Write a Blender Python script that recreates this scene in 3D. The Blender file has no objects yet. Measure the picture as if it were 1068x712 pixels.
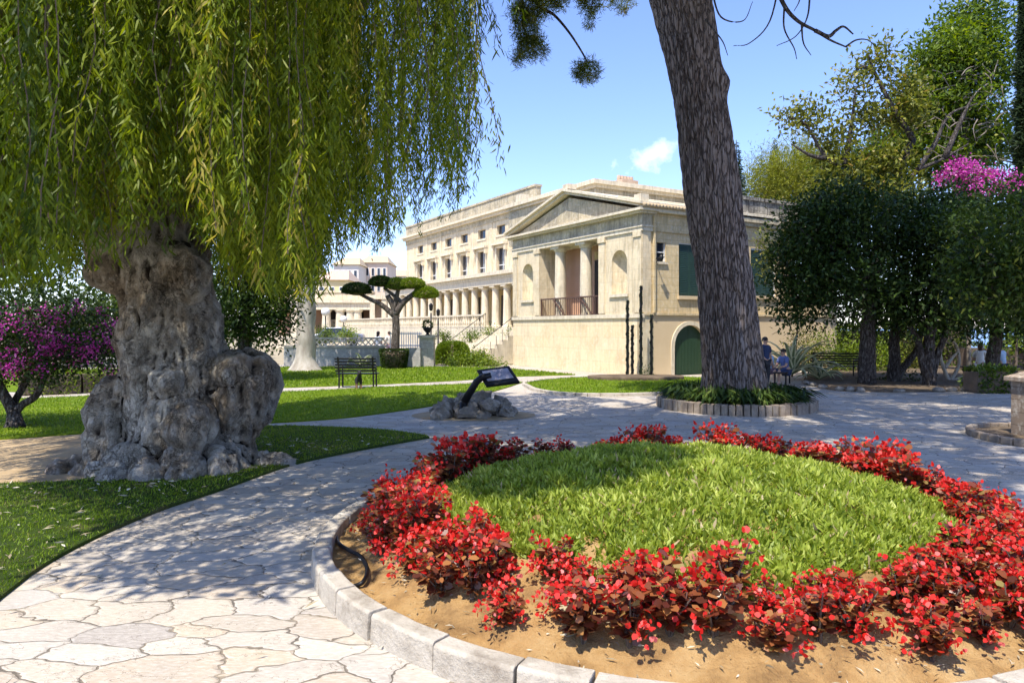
import bpy, bmesh, math, random
import numpy as np
from mathutils import Vector, Matrix, noise

rng = np.random.default_rng(11)
random.seed(11)
SC = bpy.context.scene
COL = SC.collection
F, CX, HY, H = 730.0, 534.0, 342.0, 1.9      # focal length, principal column, horizon row (photo pixels), eye height


def G(px, py, z=0.0):
    Y = F * (H - z) / (py - HY)
    return ((px - CX) / F * Y, Y, z)


def W(px, py, Y):
    return ((px - CX) / F * Y, Y, H + (HY - py) / F * Y)


# ------------------------------------------------------------------ tagging
def tag(o, label=None, cat=None, group=None, kind=None):
    if label: o['label'] = label
    if cat: o['category'] = cat
    if group: o['group'] = group
    if kind: o['kind'] = kind
    return o


def empty(name, loc=(0, 0, 0), rz=0.0, label=None, cat=None, group=None):
    o = bpy.data.objects.new(name, None)
    o.empty_display_size = 0.2
    COL.objects.link(o)
    o.location = loc
    o.rotation_euler = (0, 0, rz)
    return tag(o, label, cat, group)


def copy_tree(o, parent=None):
    c = o.copy()
    COL.objects.link(c)
    if parent is not None:
        c.parent = parent
    for ch in list(o.children):
        copy_tree(ch, c)
    return c


# ------------------------------------------------------------------ mesh helpers
def link(name, me, mat, parent=None, smooth=False):
    if mat is not None:
        me.materials.append(mat)
    if smooth:
        me.polygons.foreach_set('use_smooth', np.ones(len(me.polygons), bool))
    o = bpy.data.objects.new(name, me)
    COL.objects.link(o)
    if parent is not None:
        o.parent = parent
    return o


def np_mesh(name, V, K, n, rnd=None):
    """n faces of K verts each, verts in order"""
    me = bpy.data.meshes.new(name)
    V = np.ascontiguousarray(V, np.float32).reshape(-1, 3)
    me.vertices.add(len(V)); me.vertices.foreach_set('co', V.ravel())
    me.loops.add(n * K); me.loops.foreach_set('vertex_index', np.arange(n * K, dtype=np.int32))
    me.polygons.add(n)
    me.polygons.foreach_set('loop_start', np.arange(n, dtype=np.int32) * K)
    me.polygons.foreach_set('loop_total', np.full(n, K, np.int32))
    if rnd is not None:
        a = me.attributes.new('rnd', 'FLOAT', 'FACE')
        a.data.foreach_set('value', np.ascontiguousarray(rnd, np.float32))
    me.update(calc_edges=True)
    return me


def unit(a):
    return a / np.maximum(np.linalg.norm(a, axis=-1, keepdims=True), 1e-9)


LEAF4 = np.array([(0, 0, 0), (.42, .5, .06), (1, 0, 0), (.42, -.5, .06)])
LEAF6 = np.array([(0, 0, 0), (.3, .5, .06), (.72, .4, .04), (1, 0, -.05), (.72, -.4, .04), (.3, -.5, .06)])
BLADE = np.array([(0, .5, 0), (.6, .45, .05), (1, 0, .16), (.6, -.45, .05), (0, -.5, 0)])


def leaf_verts(P, D, L, Wd, up=None, shape=LEAF4, updev=0.6):
    n = len(P)
    D = unit(D)
    L = np.broadcast_to(np.asarray(L, float), (n,))[:, None]
    Wd = np.broadcast_to(np.asarray(Wd, float), (n,))[:, None]
    R = rng.normal(size=(n, 3))
    if up is not None:
        R = np.asarray(up)[None] + R * updev
    Sd = unit(np.cross(D, R))
    N = np.cross(Sd, D)
    V = np.empty((n, len(shape), 3))
    for k, (a, b, c) in enumerate(shape):
        V[:, k] = P + D * L * a + Sd * Wd * b + N * L * c
    return V


def leaf_obj(name, parts, mat, parent=None, K=4, rnd=None):
    V = np.concatenate(parts) if isinstance(parts, list) else parts
    n = len(V)
    if rnd is None:
        rnd = rng.random(n)
    return link(name, np_mesh(name, V, K, n, rnd), mat, parent)


class MB:
    def __init__(self):
        self.v = []; self.f = []

    def add(self, vs, fs):
        b = len(self.v)
        self.v += [tuple(p) for p in vs]
        self.f += [tuple(i + b for i in q) for q in fs]
        return self

    def box(self, x0, x1, y0, y1, z0, z1):
        return self.add([(x0, y0, z0), (x1, y0, z0), (x1, y1, z0), (x0, y1, z0), (x0, y0, z1), (x1, y0, z1), (x1, y1, z1), (x0, y1, z1)],
                        [(0, 3, 2, 1), (4, 5, 6, 7), (0, 1, 5, 4), (1, 2, 6, 5), (2, 3, 7, 6), (3, 0, 4, 7)])

    def prism(self, pts, z0, z1):
        n = len(pts)
        vs = [(x, y, z0) for x, y in pts] + [(x, y, z1) for x, y in pts]
        fs = [tuple(reversed(range(n))), tuple(range(n, 2 * n))]
        fs += [(i, (i + 1) % n, n + (i + 1) % n, n + i) for i in range(n)]
        return self.add(vs, fs)

    def bar(self, a, b, w, h=None):
        """square bar from a to b"""
        h = h or w
        a = Vector(a); b = Vector(b); d = (b - a).normalized()
        up = Vector((0, 0, 1)) if abs(d.z) < .95 else Vector((1, 0, 0))
        s = d.cross(up).normalized() * w / 2; t = s.cross(d).normalized() * h / 2
        q = [-s - t, s - t, s + t, -s + t]
        return self.add([a + k for k in q] + [b + k for k in q],
                        [(3, 2, 1, 0), (4, 5, 6, 7)] + [(i, (i + 1) % 4, 4 + (i + 1) % 4, 4 + i) for i in range(4)])

    def tube(self, path, rad, n=8, cap=True):
        path = [Vector(p) for p in path]
        m = len(path)
        if not hasattr(rad, '__len__'): rad = [rad] * m
        t0 = (path[1] - path[0]).normalized()
        ref = Vector((1, 0, 0)) if abs(t0.x) < .8 else Vector((0, 1, 0))
        vs = []
        for i, p in enumerate(path):
            t = (path[min(i + 1, m - 1)] - path[max(i - 1, 0)]).normalized()
            s = t.cross(ref)
            if s.length < 1e-4: s = t.orthogonal()
            s.normalize(); u = t.cross(s)
            ref = u.cross(t) if False else ref
            for k in range(n):
                a = 2 * math.pi * k / n
                vs.append(p + (s * math.cos(a) + u * math.sin(a)) * rad[i])
        fs = []
        for i in range(m - 1):
            for k in range(n):
                k2 = (k + 1) % n
                fs.append((i * n + k, i * n + k2, (i + 1) * n + k2, (i + 1) * n + k))
        if cap:
            fs.append(tuple(reversed(range(n)))); fs.append(tuple(range((m - 1) * n, m * n)))
        return self.add(vs, fs)

    def lathe(self, prof, c=(0, 0, 0), n=20):
        vs = []
        for r, z in prof:
            for k in range(n):
                a = 2 * math.pi * k / n
                vs.append((c[0] + r * math.cos(a), c[1] + r * math.sin(a), c[2] + z))
        m = len(prof); fs = []
        for i in range(m - 1):
            for k in range(n):
                k2 = (k + 1) % n
                fs.append((i * n + k, i * n + k2, (i + 1) * n + k2, (i + 1) * n + k))
        fs.append(tuple(reversed(range(n)))); fs.append(tuple(range((m - 1) * n, m * n)))
        return self.add(vs, fs)

    def blob(self, c, r, n=10, seed=0, amp=.2, fr=1.5):
        """lumpy ellipsoid"""
        m = n; vs = []
        for i in range(m + 1):
            th = math.pi * i / m
            for k in range(2 * n):
                ph = math.pi * k / n
                d = Vector((math.sin(th) * math.cos(ph), math.sin(th) * math.sin(ph), math.cos(th)))
                s = 1 + amp * noise.fractal(d * fr + Vector((seed * 3.1, seed * 1.7, seed)), 1, 2, 4)
                vs.append((c[0] + d.x * r[0] * s, c[1] + d.y * r[1] * s, c[2] + d.z * r[2] * s))
        N = 2 * n; fs = []
        for i in range(m):
            for k in range(N):
                fs.append((i * N + k, (i + 1) * N + k, (i + 1) * N + (k + 1) % N, i * N + (k + 1) % N))
        return self.add(vs, fs)

    def build(self, name, mat, parent=None, smooth=False, bevel=0):
        me = bpy.data.meshes.new(name)
        me.from_pydata(self.v, [], self.f)
        me.update()
        o = link(name, me, mat, parent, smooth)
        if bevel:
            b = o.modifiers.new('bevel', 'BEVEL'); b.width = bevel; b.segments = 2; b.limit_method = 'ANGLE'
        return o


def smoothpath(pts, k=6):
    """Catmull-Rom through pts"""
    P = [np.array(p, float) for p in pts]
    P = [2 * P[0] - P[1]] + P + [2 * P[-1] - P[-2]]
    out = []
    for i in range(1, len(P) - 2):
        for j in range(k):
            t = j / k
            out.append(.5 * ((2 * P[i]) + (-P[i - 1] + P[i + 1]) * t + (2 * P[i - 1] - 5 * P[i] + 4 * P[i + 1] - P[i + 2]) * t * t
                             + (-P[i - 1] + 3 * P[i] - 3 * P[i + 1] + P[i + 2]) * t ** 3))
    out.append(P[-2])
    return out


def evaluated(o, name):
    bpy.context.view_layer.update()
    dg = bpy.context.evaluated_depsgraph_get()
    me = bpy.data.meshes.new_from_object(o.evaluated_get(dg))
    me.name = name
    old = o.data
    o.modifiers.clear()
    o.data = me
    bpy.data.meshes.remove(old)
    return o


# ------------------------------------------------------------------ materials
def newmat(name):
    m = bpy.data.materials.new(name); m.use_nodes = True
    nt = m.node_tree
    return m, nt, nt.nodes['Principled BSDF'], nt.nodes['Material Output']


def ramp(nt, stops, fac=None):
    r = nt.nodes.new('ShaderNodeValToRGB')
    el = r.color_ramp.elements
    while len(el) > 1: el.remove(el[-1])
    for i, (p, c) in enumerate(stops):
        e = el[0] if i == 0 else el.new(p)
        e.position = p; e.color = (*c, 1)
    if fac is not None: nt.links.new(fac, r.inputs[0])
    return r


def coords(nt, scale=(1, 1, 1), space='Object'):
    tc = nt.nodes.new('ShaderNodeTexCoord')
    mp = nt.nodes.new('ShaderNodeMapping'); mp.inputs['Scale'].default_value = scale
    nt.links.new(tc.outputs[space], mp.inputs[0])
    return mp.outputs[0]


def nz(nt, vec, scale, detail=5, rough=.6):
    n = nt.nodes.new('ShaderNodeTexNoise')
    n.inputs['Scale'].default_value = scale; n.inputs['Detail'].default_value = detail; n.inputs['Roughness'].default_value = rough
    nt.links.new(vec, n.inputs['Vector'])
    return n


def mixc(nt, a, b, fac, mode='MIX'):
    m = nt.nodes.new('ShaderNodeMix'); m.data_type = 'RGBA'; m.blend_type = mode
    for s, v in ((m.inputs[0], fac), (m.inputs[6], a), (m.inputs[7], b)):
        if hasattr(v, 'is_linked'): nt.links.new(v, s)
        elif isinstance(v, (int, float)): s.default_value = v
        else: s.default_value = (*v, 1)
    return m.outputs[2]


def mth(nt, op, a, b=0.0):
    m = nt.nodes.new('ShaderNodeMath'); m.operation = op
    for s, v in ((m.inputs[0], a), (m.inputs[1], b)):
        if hasattr(v, 'is_linked'): nt.links.new(v, s)
        else: s.default_value = v
    return m.outputs[0]


def bump(nt, bs, h, strength=.5, dist=.02):
    b = nt.nodes.new('ShaderNodeBump'); b.inputs['Strength'].default_value = strength; b.inputs['Distance'].default_value = dist
    nt.links.new(h, b.inputs['Height']); nt.links.new(b.outputs[0], bs.inputs['Normal'])


def noisemat(name, c1, c2, scale=3, rough=.8, bstr=.4, bdist=.02, sc=(1, 1, 1), spec=.3, metal=0, c3=None):
    m, nt, bs, out = newmat(name)
    v = coords(nt, sc)
    n = nz(nt, v, scale, 8, .65)
    st = [(.3, c1), (.7, c2)] if c3 is None else [(.28, c1), (.5, c2), (.72, c3)]
    r = ramp(nt, st, n.outputs[0])
    nt.links.new(r.outputs[0], bs.inputs['Base Color'])
    bs.inputs['Roughness'].default_value = rough; bs.inputs['Specular IOR Level'].default_value = spec; bs.inputs['Metallic'].default_value = metal
    if bstr:
        n2 = nz(nt, v, scale * 5, 6, .7)
        bump(nt, bs, n2.outputs[0], bstr, bdist)
    return m


def leafmat(name, stops, tr=.35, rough=.5, spec=.35):
    m, nt, bs, out = newmat(name)
    a = nt.nodes.new('ShaderNodeAttribute'); a.attribute_name = 'rnd'
    r = ramp(nt, stops, a.outputs['Fac'])
    nt.links.new(r.outputs[0], bs.inputs['Base Color'])
    bs.inputs['Roughness'].default_value = rough; bs.inputs['Specular IOR Level'].default_value = spec
    t = nt.nodes.new('ShaderNodeBsdfTranslucent')
    hs = nt.nodes.new('ShaderNodeHueSaturation'); hs.inputs['Value'].default_value = 1.25; hs.inputs['Saturation'].default_value = 1.1
    nt.links.new(r.outputs[0], hs.inputs['Color']); nt.links.new(hs.outputs[0], t.inputs[0])
    mx = nt.nodes.new('ShaderNodeMixShader'); mx.inputs[0].default_value = tr
    nt.links.new(bs.outputs[0], mx.inputs[1]); nt.links.new(t.outputs[0], mx.inputs[2])
    nt.links.new(mx.outputs[0], out.inputs['Surface'])
    return m


def flatmat(name, c, rough=.6, metal=0, spec=.4):
    m, nt, bs, out = newmat(name)
    v = coords(nt); n = nz(nt, v, 9, 4)
    r = ramp(nt, [(.3, tuple(x * .85 for x in c)), (.7, tuple(min(1, x * 1.1) for x in c))], n.outputs[0])
    nt.links.new(r.outputs[0], bs.inputs['Base Color'])
    bs.inputs['Roughness'].default_value = rough; bs.inputs['Metallic'].default_value = metal; bs.inputs['Specular IOR Level'].default_value = spec
    return m


def paving_mat():
    m, nt, bs, out = newmat('flagstone')
    v0 = coords(nt, (.8, 1.35, 1))
    nd = nz(nt, v0, 1.3, 4)
    sub = nt.nodes.new('ShaderNodeVectorMath'); sub.operation = 'SUBTRACT'; sub.inputs[1].default_value = (.5, .5, .5)
    nt.links.new(nd.outputs['Color'], sub.inputs[0])
    sc = nt.nodes.new('ShaderNodeVectorMath'); sc.operation = 'SCALE'; sc.inputs['Scale'].default_value = .55
    nt.links.new(sub.outputs[0], sc.inputs[0])
    ad = nt.nodes.new('ShaderNodeVectorMath'); ad.operation = 'ADD'
    nt.links.new(v0, ad.inputs[0]); nt.links.new(sc.outputs[0], ad.inputs[1])
    v = ad.outputs[0]

    def vor(feature, s):
        n = nt.nodes.new('ShaderNodeTexVoronoi'); n.feature = feature; n.voronoi_dimensions = '2D'
        n.inputs['Scale'].default_value = s; n.inputs['Randomness'].default_value = .95
        nt.links.new(v, n.inputs['Vector'])
        return n
    cell = vor('F1', 2.75); edge = vor('DISTANCE_TO_EDGE', 2.75)
    sep = nt.nodes.new('ShaderNodeSeparateColor'); nt.links.new(cell.outputs['Color'], sep.inputs[0])
    base = ramp(nt, [(0, (.31, .27, .22)), (.2, (.46, .395, .305)), (.4, (.42, .38, .325)), (.6, (.50, .45, .37)), (.8, (.47, .38, .27)), (1, (.34, .305, .265))], sep.outputs[0])
    nA = nz(nt, coords(nt, (1, 1, 1)), 2.2, 8, .7)
    c = mixc(nt, base.outputs[0], (.30, .27, .23), mth(nt, 'MULTIPLY', ramp(nt, [(.42, (0, 0, 0)), (.75, (1, 1, 1))], nA.outputs[0]).outputs[0], .55))
    nB = nz(nt, coords(nt, (1, 3, 1)), 18, 6, .7)
    c = mixc(nt, c, mixc(nt, c, (.70, .65, .57), .35), ramp(nt, [(.45, (0, 0, 0)), (.62, (1, 1, 1))], nB.outputs[0]).outputs[0])
    # joint width varies along the joint
    nW = nz(nt, coords(nt), 3.5, 3)
    wj = mth(nt, 'MULTIPLY', mth(nt, 'SUBTRACT', nW.outputs[0], .22), .060)
    j = mth(nt, 'LESS_THAN', edge.outputs['Distance'], wj)
    jc = ramp(nt, [(.35, (.06, .048, .036)), (.55, (.16, .13, .09)), (.70, (.32, .26, .18))], nz(nt, coords(nt), 1.9, 4).outputs[0])
    c = mixc(nt, c, jc.outputs[0], mth(nt, 'MULTIPLY', j, .8))
    # hairline cracks
    nC = nz(nt, coords(nt, (1, 1.4, 1)), 1.1, 6, .65)
    ck = mth(nt, 'LESS_THAN', mth(nt, 'ABSOLUTE', mth(nt, 'SUBTRACT', nC.outputs[0], .53)), .0022)
    c = mixc(nt, c, (.16, .13, .10), mth(nt, 'MULTIPLY', ck, .7))
    nt.links.new(c, bs.inputs['Base Color'])
    bs.inputs['Roughness'].default_value = .75; bs.inputs['Specular IOR Level'].default_value = .25
    sm = nt.nodes.new('ShaderNodeMapRange'); sm.inputs['From Max'].default_value = .05
    nt.links.new(edge.outputs['Distance'], sm.inputs[0])
    hh = mth(nt, 'ADD', mth(nt, 'MULTIPLY', sm.outputs[0], 1.0), mth(nt, 'ADD', mth(nt, 'MULTIPLY', nA.outputs[0], .9), mth(nt, 'MULTIPLY', nB.outputs[0], .35)))
    hh = mth(nt, 'ADD', hh, mth(nt, 'MULTIPLY', sep.outputs[1], .5))
    bump(nt, bs, hh, .55, .022)
    return m


def ashlar_mat(name, c1, c2, stain, bw=.75, bh=.3, axis='xz', joint=.35, rough=.85, stainlo=.5, stainhi=.72, streak=0.0):
    """limestone blocks; axis says which object axes the courses run along"""
    m, nt, bs, out = newmat(name)
    tc = nt.nodes.new('ShaderNodeTexCoord')
    sp = nt.nodes.new('ShaderNodeSeparateXYZ'); nt.links.new(tc.outputs['Object'], sp.inputs[0])
    cb = nt.nodes.new('ShaderNodeCombineXYZ')
    nt.links.new(mth(nt, 'ADD', sp.outputs[0], sp.outputs[1]), cb.inputs[0])
    nt.links.new(sp.outputs[2], cb.inputs[1])
    bk = nt.nodes.new('ShaderNodeTexBrick')
    nt.links.new(cb.outputs[0], bk.inputs[0])
    bk.inputs['Color1'].default_value = (*c1, 1); bk.inputs['Color2'].default_value = (*c2, 1)
    bk.inputs['Mortar'].default_value = (*[x * (1 - joint) for x in c1], 1)
    bk.inputs['Scale'].default_value = 1; bk.inputs['Mortar Size'].default_value = .008
    bk.inputs['Brick Width'].default_value = bw; bk.inputs['Row Height'].default_value = bh; bk.inputs['Bias'].default_value = -.1
    v = tc.outputs['Object']
    n1 = nz(nt, v, 1.1, 9, .68)
    c = mixc(nt, bk.outputs[0], stain, mth(nt, 'MULTIPLY', ramp(nt, [(stainlo, (0, 0, 0)), (stainhi, (1, 1, 1))], n1.outputs[0]).outputs[0], .75))
    n2 = nz(nt, v, 7, 7, .7)
    c = mixc(nt, c, mixc(nt, c, (.82, .78, .66), .5), ramp(nt, [(.5, (0, 0, 0)), (.7, (1, 1, 1))], n2.outputs[0]).outputs[0])
    n4 = nz(nt, v, 14, 5, .7)
    c = mixc(nt, c, tuple(x * .55 for x in stain), mth(nt, 'MULTIPLY', ramp(nt, [(.60, (0, 0, 0)), (.72, (1, 1, 1))], n4.outputs[0]).outputs[0], .45))
    if streak:
        mp = nt.nodes.new('ShaderNodeMapping'); mp.inputs['Scale'].default_value = (3.2, 3.2, .35)
        nt.links.new(v, mp.inputs[0])
        n3 = nz(nt, mp.outputs[0], 2.4, 6, .7)
        c = mixc(nt, c, tuple(x * .45 for x in stain), mth(nt, 'MULTIPLY', ramp(nt, [(.48, (0, 0, 0)), (.64, (1, 1, 1))], n3.outputs[0]).outputs[0], streak))
    nt.links.new(c, bs.inputs['Base Color'])
    bs.inputs['Roughness'].default_value = rough; bs.inputs['Specular IOR Level'].default_value = .2
    hh = mth(nt, 'ADD', mth(nt, 'MULTIPLY', n2.outputs[0], .6), mth(nt, 'MULTIPLY', bk.outputs['Fac'], -.6))
    bump(nt, bs, hh, .5, .02)
    return m


def bark_mat(name, stops, vs=(1, 1, .3), scale=9, crack=(.05, .04, .035), bstr=.9, bdist=.03, crackw=.12):
    m, nt, bs, out = newmat(name)
    v = coords(nt, vs)
    n1 = nz(nt, v, 1.5, 8, .7)
    add = nt.nodes.new('ShaderNodeVectorMath'); add.operation = 'ADD'
    n0 = nz(nt, v, 4, 4)
    sc = nt.nodes.new('ShaderNodeVectorMath'); sc.operation = 'SCALE'; sc.inputs['Scale'].default_value = .32
    nt.links.new(n0.outputs['Color'], sc.inputs[0]); nt.links.new(v, add.inputs[0]); nt.links.new(sc.outputs[0], add.inputs[1])
    vo = nt.nodes.new('ShaderNodeTexVoronoi'); vo.feature = 'DISTANCE_TO_EDGE'; vo.inputs['Scale'].default_value = scale
    nt.links.new(add.outputs[0], vo.inputs['Vector'])
    r = ramp(nt, stops, n1.outputs[0])
    n2 = nz(nt, v, 22, 6, .75)
    c = mixc(nt, r.outputs[0], mixc(nt, r.outputs[0], (.5, .47, .44), .35), ramp(nt, [(.45, (0, 0, 0)), (.65, (1, 1, 1))], n2.outputs[0]).outputs[0])
    ck = nt.nodes.new('ShaderNodeMapRange'); ck.inputs['From Max'].default_value = crackw; ck.inputs['To Min'].default_value = 1; ck.inputs['To Max'].default_value = 0
    nt.links.new(vo.outputs['Distance'], ck.inputs[0])
    c = mixc(nt, c, crack, mth(nt, 'MULTIPLY', ck.outputs[0], .8))
    nt.links.new(c, bs.inputs['Base Color'])
    bs.inputs['Roughness'].default_value = .9; bs.inputs['Specular IOR Level'].default_value = .15
    cl = mth(nt, 'MINIMUM', vo.outputs['Distance'], crackw)
    hh = mth(nt, 'ADD', mth(nt, 'MULTIPLY', cl, 5.0), mth(nt, 'MULTIPLY', n2.outputs[0], .35))
    bump(nt, bs, hh, bstr, bdist)
    return m


def old_bark_mat():
    m, nt, bs, out = newmat('old_bark')
    v = coords(nt)
    n1 = nz(nt, v, .9, 6, .6); n2 = nz(nt, coords(nt, (1, 1, .45)), 7, 9, .75); n3 = nz(nt, v, 26, 6, .7)
    c = ramp(nt, [(.30, (.31, .225, .14)), (.45, (.43, .355, .26)), (.56, (.52, .475, .39)), (.75, (.60, .56, .48))], n1.outputs[0]).outputs[0]
    c = mixc(nt, c, (.07, .052, .04), mth(nt, 'MULTIPLY', ramp(nt, [(.30, (1, 1, 1)), (.50, (0, 0, 0))], n2.outputs[0]).outputs[0], .8))
    c = mixc(nt, c, (.60, .58, .53), mth(nt, 'MULTIPLY', ramp(nt, [(.55, (0, 0, 0)), (.68, (1, 1, 1))], n2.outputs[0]).outputs[0], .5))
    w = nt.nodes.new('ShaderNodeTexNoise'); w.inputs['Scale'].default_value = 2.6; w.inputs['Detail'].default_value = 5; w.inputs['Distortion'].default_value = 1.6
    nt.links.new(v, w.inputs['Vector'])
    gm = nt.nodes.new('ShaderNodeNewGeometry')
    c = mixc(nt, c, (.035, .026, .02), ramp(nt, [(.44, (1, 1, 1)), (.495, (0, 0, 0))], gm.outputs['Pointiness']).outputs[0])  # fissure tone plus occlusion-like shade put into the colour by pointiness
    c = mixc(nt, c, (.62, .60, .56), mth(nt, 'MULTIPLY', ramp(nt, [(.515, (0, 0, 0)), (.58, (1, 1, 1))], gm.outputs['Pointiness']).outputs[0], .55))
    ck = w
    hsum = None
    for s_, st_, w_ in ((9, .55, .05), (21, .7, .07)):
        wv = nt.nodes.new('ShaderNodeVectorMath'); wv.operation = 'ADD'
        nq = nz(nt, v, s_ * .35, 5, .65); sq = nt.nodes.new('ShaderNodeVectorMath'); sq.operation = 'SCALE'; sq.inputs['Scale'].default_value = .5
        nt.links.new(nq.outputs['Color'], sq.inputs[0]); nt.links.new(coords(nt, (1, 1, st_)), wv.inputs[0]); nt.links.new(sq.outputs[0], wv.inputs[1])
        vo = nt.nodes.new('ShaderNodeTexVoronoi'); vo.feature = 'DISTANCE_TO_EDGE'; vo.inputs['Scale'].default_value = s_
        nt.links.new(wv.outputs[0], vo.inputs['Vector'])
        mk = ramp(nt, [(.42, (0, 0, 0)), (.58, (1, 1, 1))], nz(nt, v, 1.6 + s_ * .1, 4).outputs[0])
        cr_ = mth(nt, 'MULTIPLY', ramp(nt, [(0, (1, 1, 1)), (w_ * 1.6, (0, 0, 0))], vo.outputs['Distance']).outputs[0], mk.outputs[0])
        c = mixc(nt, c, (.06, .045, .035), mth(nt, 'MULTIPLY', cr_, .6))
        hsum = cr_ if hsum is None else mth(nt, 'ADD', hsum, mth(nt, 'MULTIPLY', cr_, .6))
    c = mixc(nt, c, (.14, .11, .08), mth(nt, 'MULTIPLY', ramp(nt, [(.56, (0, 0, 0)), (.66, (1, 1, 1))], n3.outputs[0]).outputs[0], .5))
    nt.links.new(c, bs.inputs['Base Color']); bs.inputs['Roughness'].default_value = .92; bs.inputs['Specular IOR Level'].default_value = .12
    hh = mth(nt, 'ADD', mth(nt, 'MULTIPLY', n2.outputs[0], 1.2), mth(nt, 'ADD', mth(nt, 'MULTIPLY', n3.outputs[0], .5), mth(nt, 'MULTIPLY', hsum, -.7)))
    bump(nt, bs, hh, 1.0, .07)
    return m


def lawn_mat(name, cs, scale=1.2):
    m, nt, bs, out = newmat(name)
    v = coords(nt)
    a = nz(nt, v, scale, 6, .7); b = nz(nt, v, 55, 5, .8)
    r = ramp(nt, cs, a.outputs[0])
    c = mixc(nt, r.outputs[0], tuple(x * .55 for x in cs[0][1]), mth(nt, 'MULTIPLY', ramp(nt, [(.42, (1, 1, 1)), (.6, (0, 0, 0))], b.outputs[0]).outputs[0], .6))
    nt.links.new(c, bs.inputs['Base Color'])
    bs.inputs['Roughness'].default_value = .9; bs.inputs['Specular IOR Level'].default_value = .1
    bump(nt, bs, b.outputs[0], .8, .04)
    return m


M = {}
M['paving'] = paving_mat()
M['lawn'] = lawn_mat('lawn', [(.3, (.12, .195, .010)), (.55, (.20, .29, .014)), (.75, (.28, .35, .03))])
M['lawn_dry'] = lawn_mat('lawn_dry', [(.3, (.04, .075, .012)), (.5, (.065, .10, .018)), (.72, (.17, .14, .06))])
M['soil'] = noisemat('soil', (.18, .10, .038), (.43, .26, .10), 3.4, .95, 1.0, .05, c3=(.54, .37, .17))
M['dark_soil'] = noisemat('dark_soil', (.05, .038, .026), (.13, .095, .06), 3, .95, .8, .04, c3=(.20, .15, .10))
M['sand'] = noisemat('sand', (.30, .21, .11), (.48, .36, .21), 2.0, .95, .6, .02)
M['ground'] = noisemat('ground', (.30, .25, .16), (.40, .34, .22), .5, .95, .5, .03)
M['sea'] = noisemat('sea', (.02, .10, .24), (.03, .14, .30), .05, .25, .3, .2, spec=.5)
M['kerb'] = noisemat('kerb_stone', (.24, .20, .15), (.46, .41, .33), 4, .88, 1.0, .022, c3=(.58, .53, .44))
M['iron'] = flatmat('black_iron', (.012, .012, .014), .45, .3)
M['white_paint'] = flatmat('white_paint', (.72, .72, .70), .5)
M['rock'] = noisemat('rock', (.09, .08, .07), (.24, .21, .17), 4, .9, 1.0, .03, c3=(.46, .42, .35))
M['brick_edge'] = noisemat('brick_edging', (.14, .11, .085), (.26, .21, .16), 3, .9, .8, .02, c3=(.34, .30, .24))
M['soft_bark'] = bark_mat('brown_bark', [(.3, (.05, .038, .028)), (.6, (.10, .075, .055)), (.8, (.16, .13, .10))], scale=11)
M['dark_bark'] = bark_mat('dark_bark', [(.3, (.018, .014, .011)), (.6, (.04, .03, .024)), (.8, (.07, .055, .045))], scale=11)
M['pale_bark'] = noisemat('pale_bark', (.20, .165, .13), (.38, .34, .275), 2.5, .85, .6, .03, sc=(1, 1, .3), c3=(.56, .52, .45))
M['grey_bark'] = noisemat('grey_twig', (.16, .13, .10), (.30, .26, .21), 3, .9, .4, .01)
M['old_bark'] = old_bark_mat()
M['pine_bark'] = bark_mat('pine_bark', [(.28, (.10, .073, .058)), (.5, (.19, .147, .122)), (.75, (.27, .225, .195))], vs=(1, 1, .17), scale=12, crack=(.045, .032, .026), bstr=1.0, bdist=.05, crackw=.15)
# foliage
M['pepper_leaf'] = leafmat('weeping_leaf', [(0, (.04, .075, .006)), (.35, (.12, .175, .008)), (.7, (.23, .28, .012)), (.93, (.36, .38, .02)), (1, (.42, .36, .07))], .5)
M['dark_leaf'] = leafmat('glossy_dark_leaf', [(0, (.013, .028, .006)), (.5, (.030, .058, .010)), (.85, (.06, .10, .015)), (1, (.11, .14, .03))], .22, .5, .22)
M['mid_leaf'] = leafmat('mid_leaf', [(0, (.035, .065, .010)), (.5, (.095, .15, .016)), (.85, (.18, .24, .028)), (1, (.30, .30, .05))], .35)
M['mid_dark_leaf'] = leafmat('deep_green_leaf', [(0, (.018, .036, .007)), (.5, (.045, .080, .011)), (.85, (.10, .15, .018)), (1, (.24, .26, .04))], .3, .5, .25)  # deep green between the dark and mid leaf tones
M['lime_leaf'] = leafmat('lime_leaf', [(0, (.06, .10, .012)), (.5, (.15, .22, .018)), (.85, (.25, .32, .025)), (1, (.36, .38, .06))], .4)
M['ochre_leaf'] = leafmat('ochre_leaf', [(0, (.06, .07, .012)), (.45, (.17, .19, .028)), (.8, (.30, .29, .05)), (1, (.36, .24, .08))], .35)
M['olive_leaf'] = leafmat('dry_green_needles', [(0, (.10, .12, .015)), (.5, (.25, .27, .03)), (.85, (.36, .36, .05)), (1, (.40, .33, .10))], .35)
M['conifer'] = leafmat('conifer_needles', [(0, (.015, .03, .012)), (.6, (.035, .06, .022)), (1, (.07, .10, .04))], .2)
M['pine_needle'] = leafmat('pine_needle', [(0, (.04, .06, .010)), (.5, (.11, .15, .02)), (.85, (.21, .23, .035)), (1, (.30, .22, .08))], .4)
M['magenta'] = leafmat('magenta_bract', [(0, (.30, .02, .18)), (.5, (.60, .07, .42)), (.85, (.76, .18, .56)), (1, (.84, .42, .68))], .35)
M['begonia_leaf'] = leafmat('bronze_leaf', [(0, (.08, .024, .015)), (.35, (.18, .050, .024)), (.7, (.28, .10, .035)), (.9, (.40, .18, .06)), (1, (.26, .22, .07))], .28, .35, .5)
M['begonia_flower'] = leafmat('red_petal', [(0, (.42, .010, .010)), (.5, (.72, .028, .020)), (.85, (.84, .075, .060)), (1, (.90, .27, .24))], .38, .5, .3)
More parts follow.
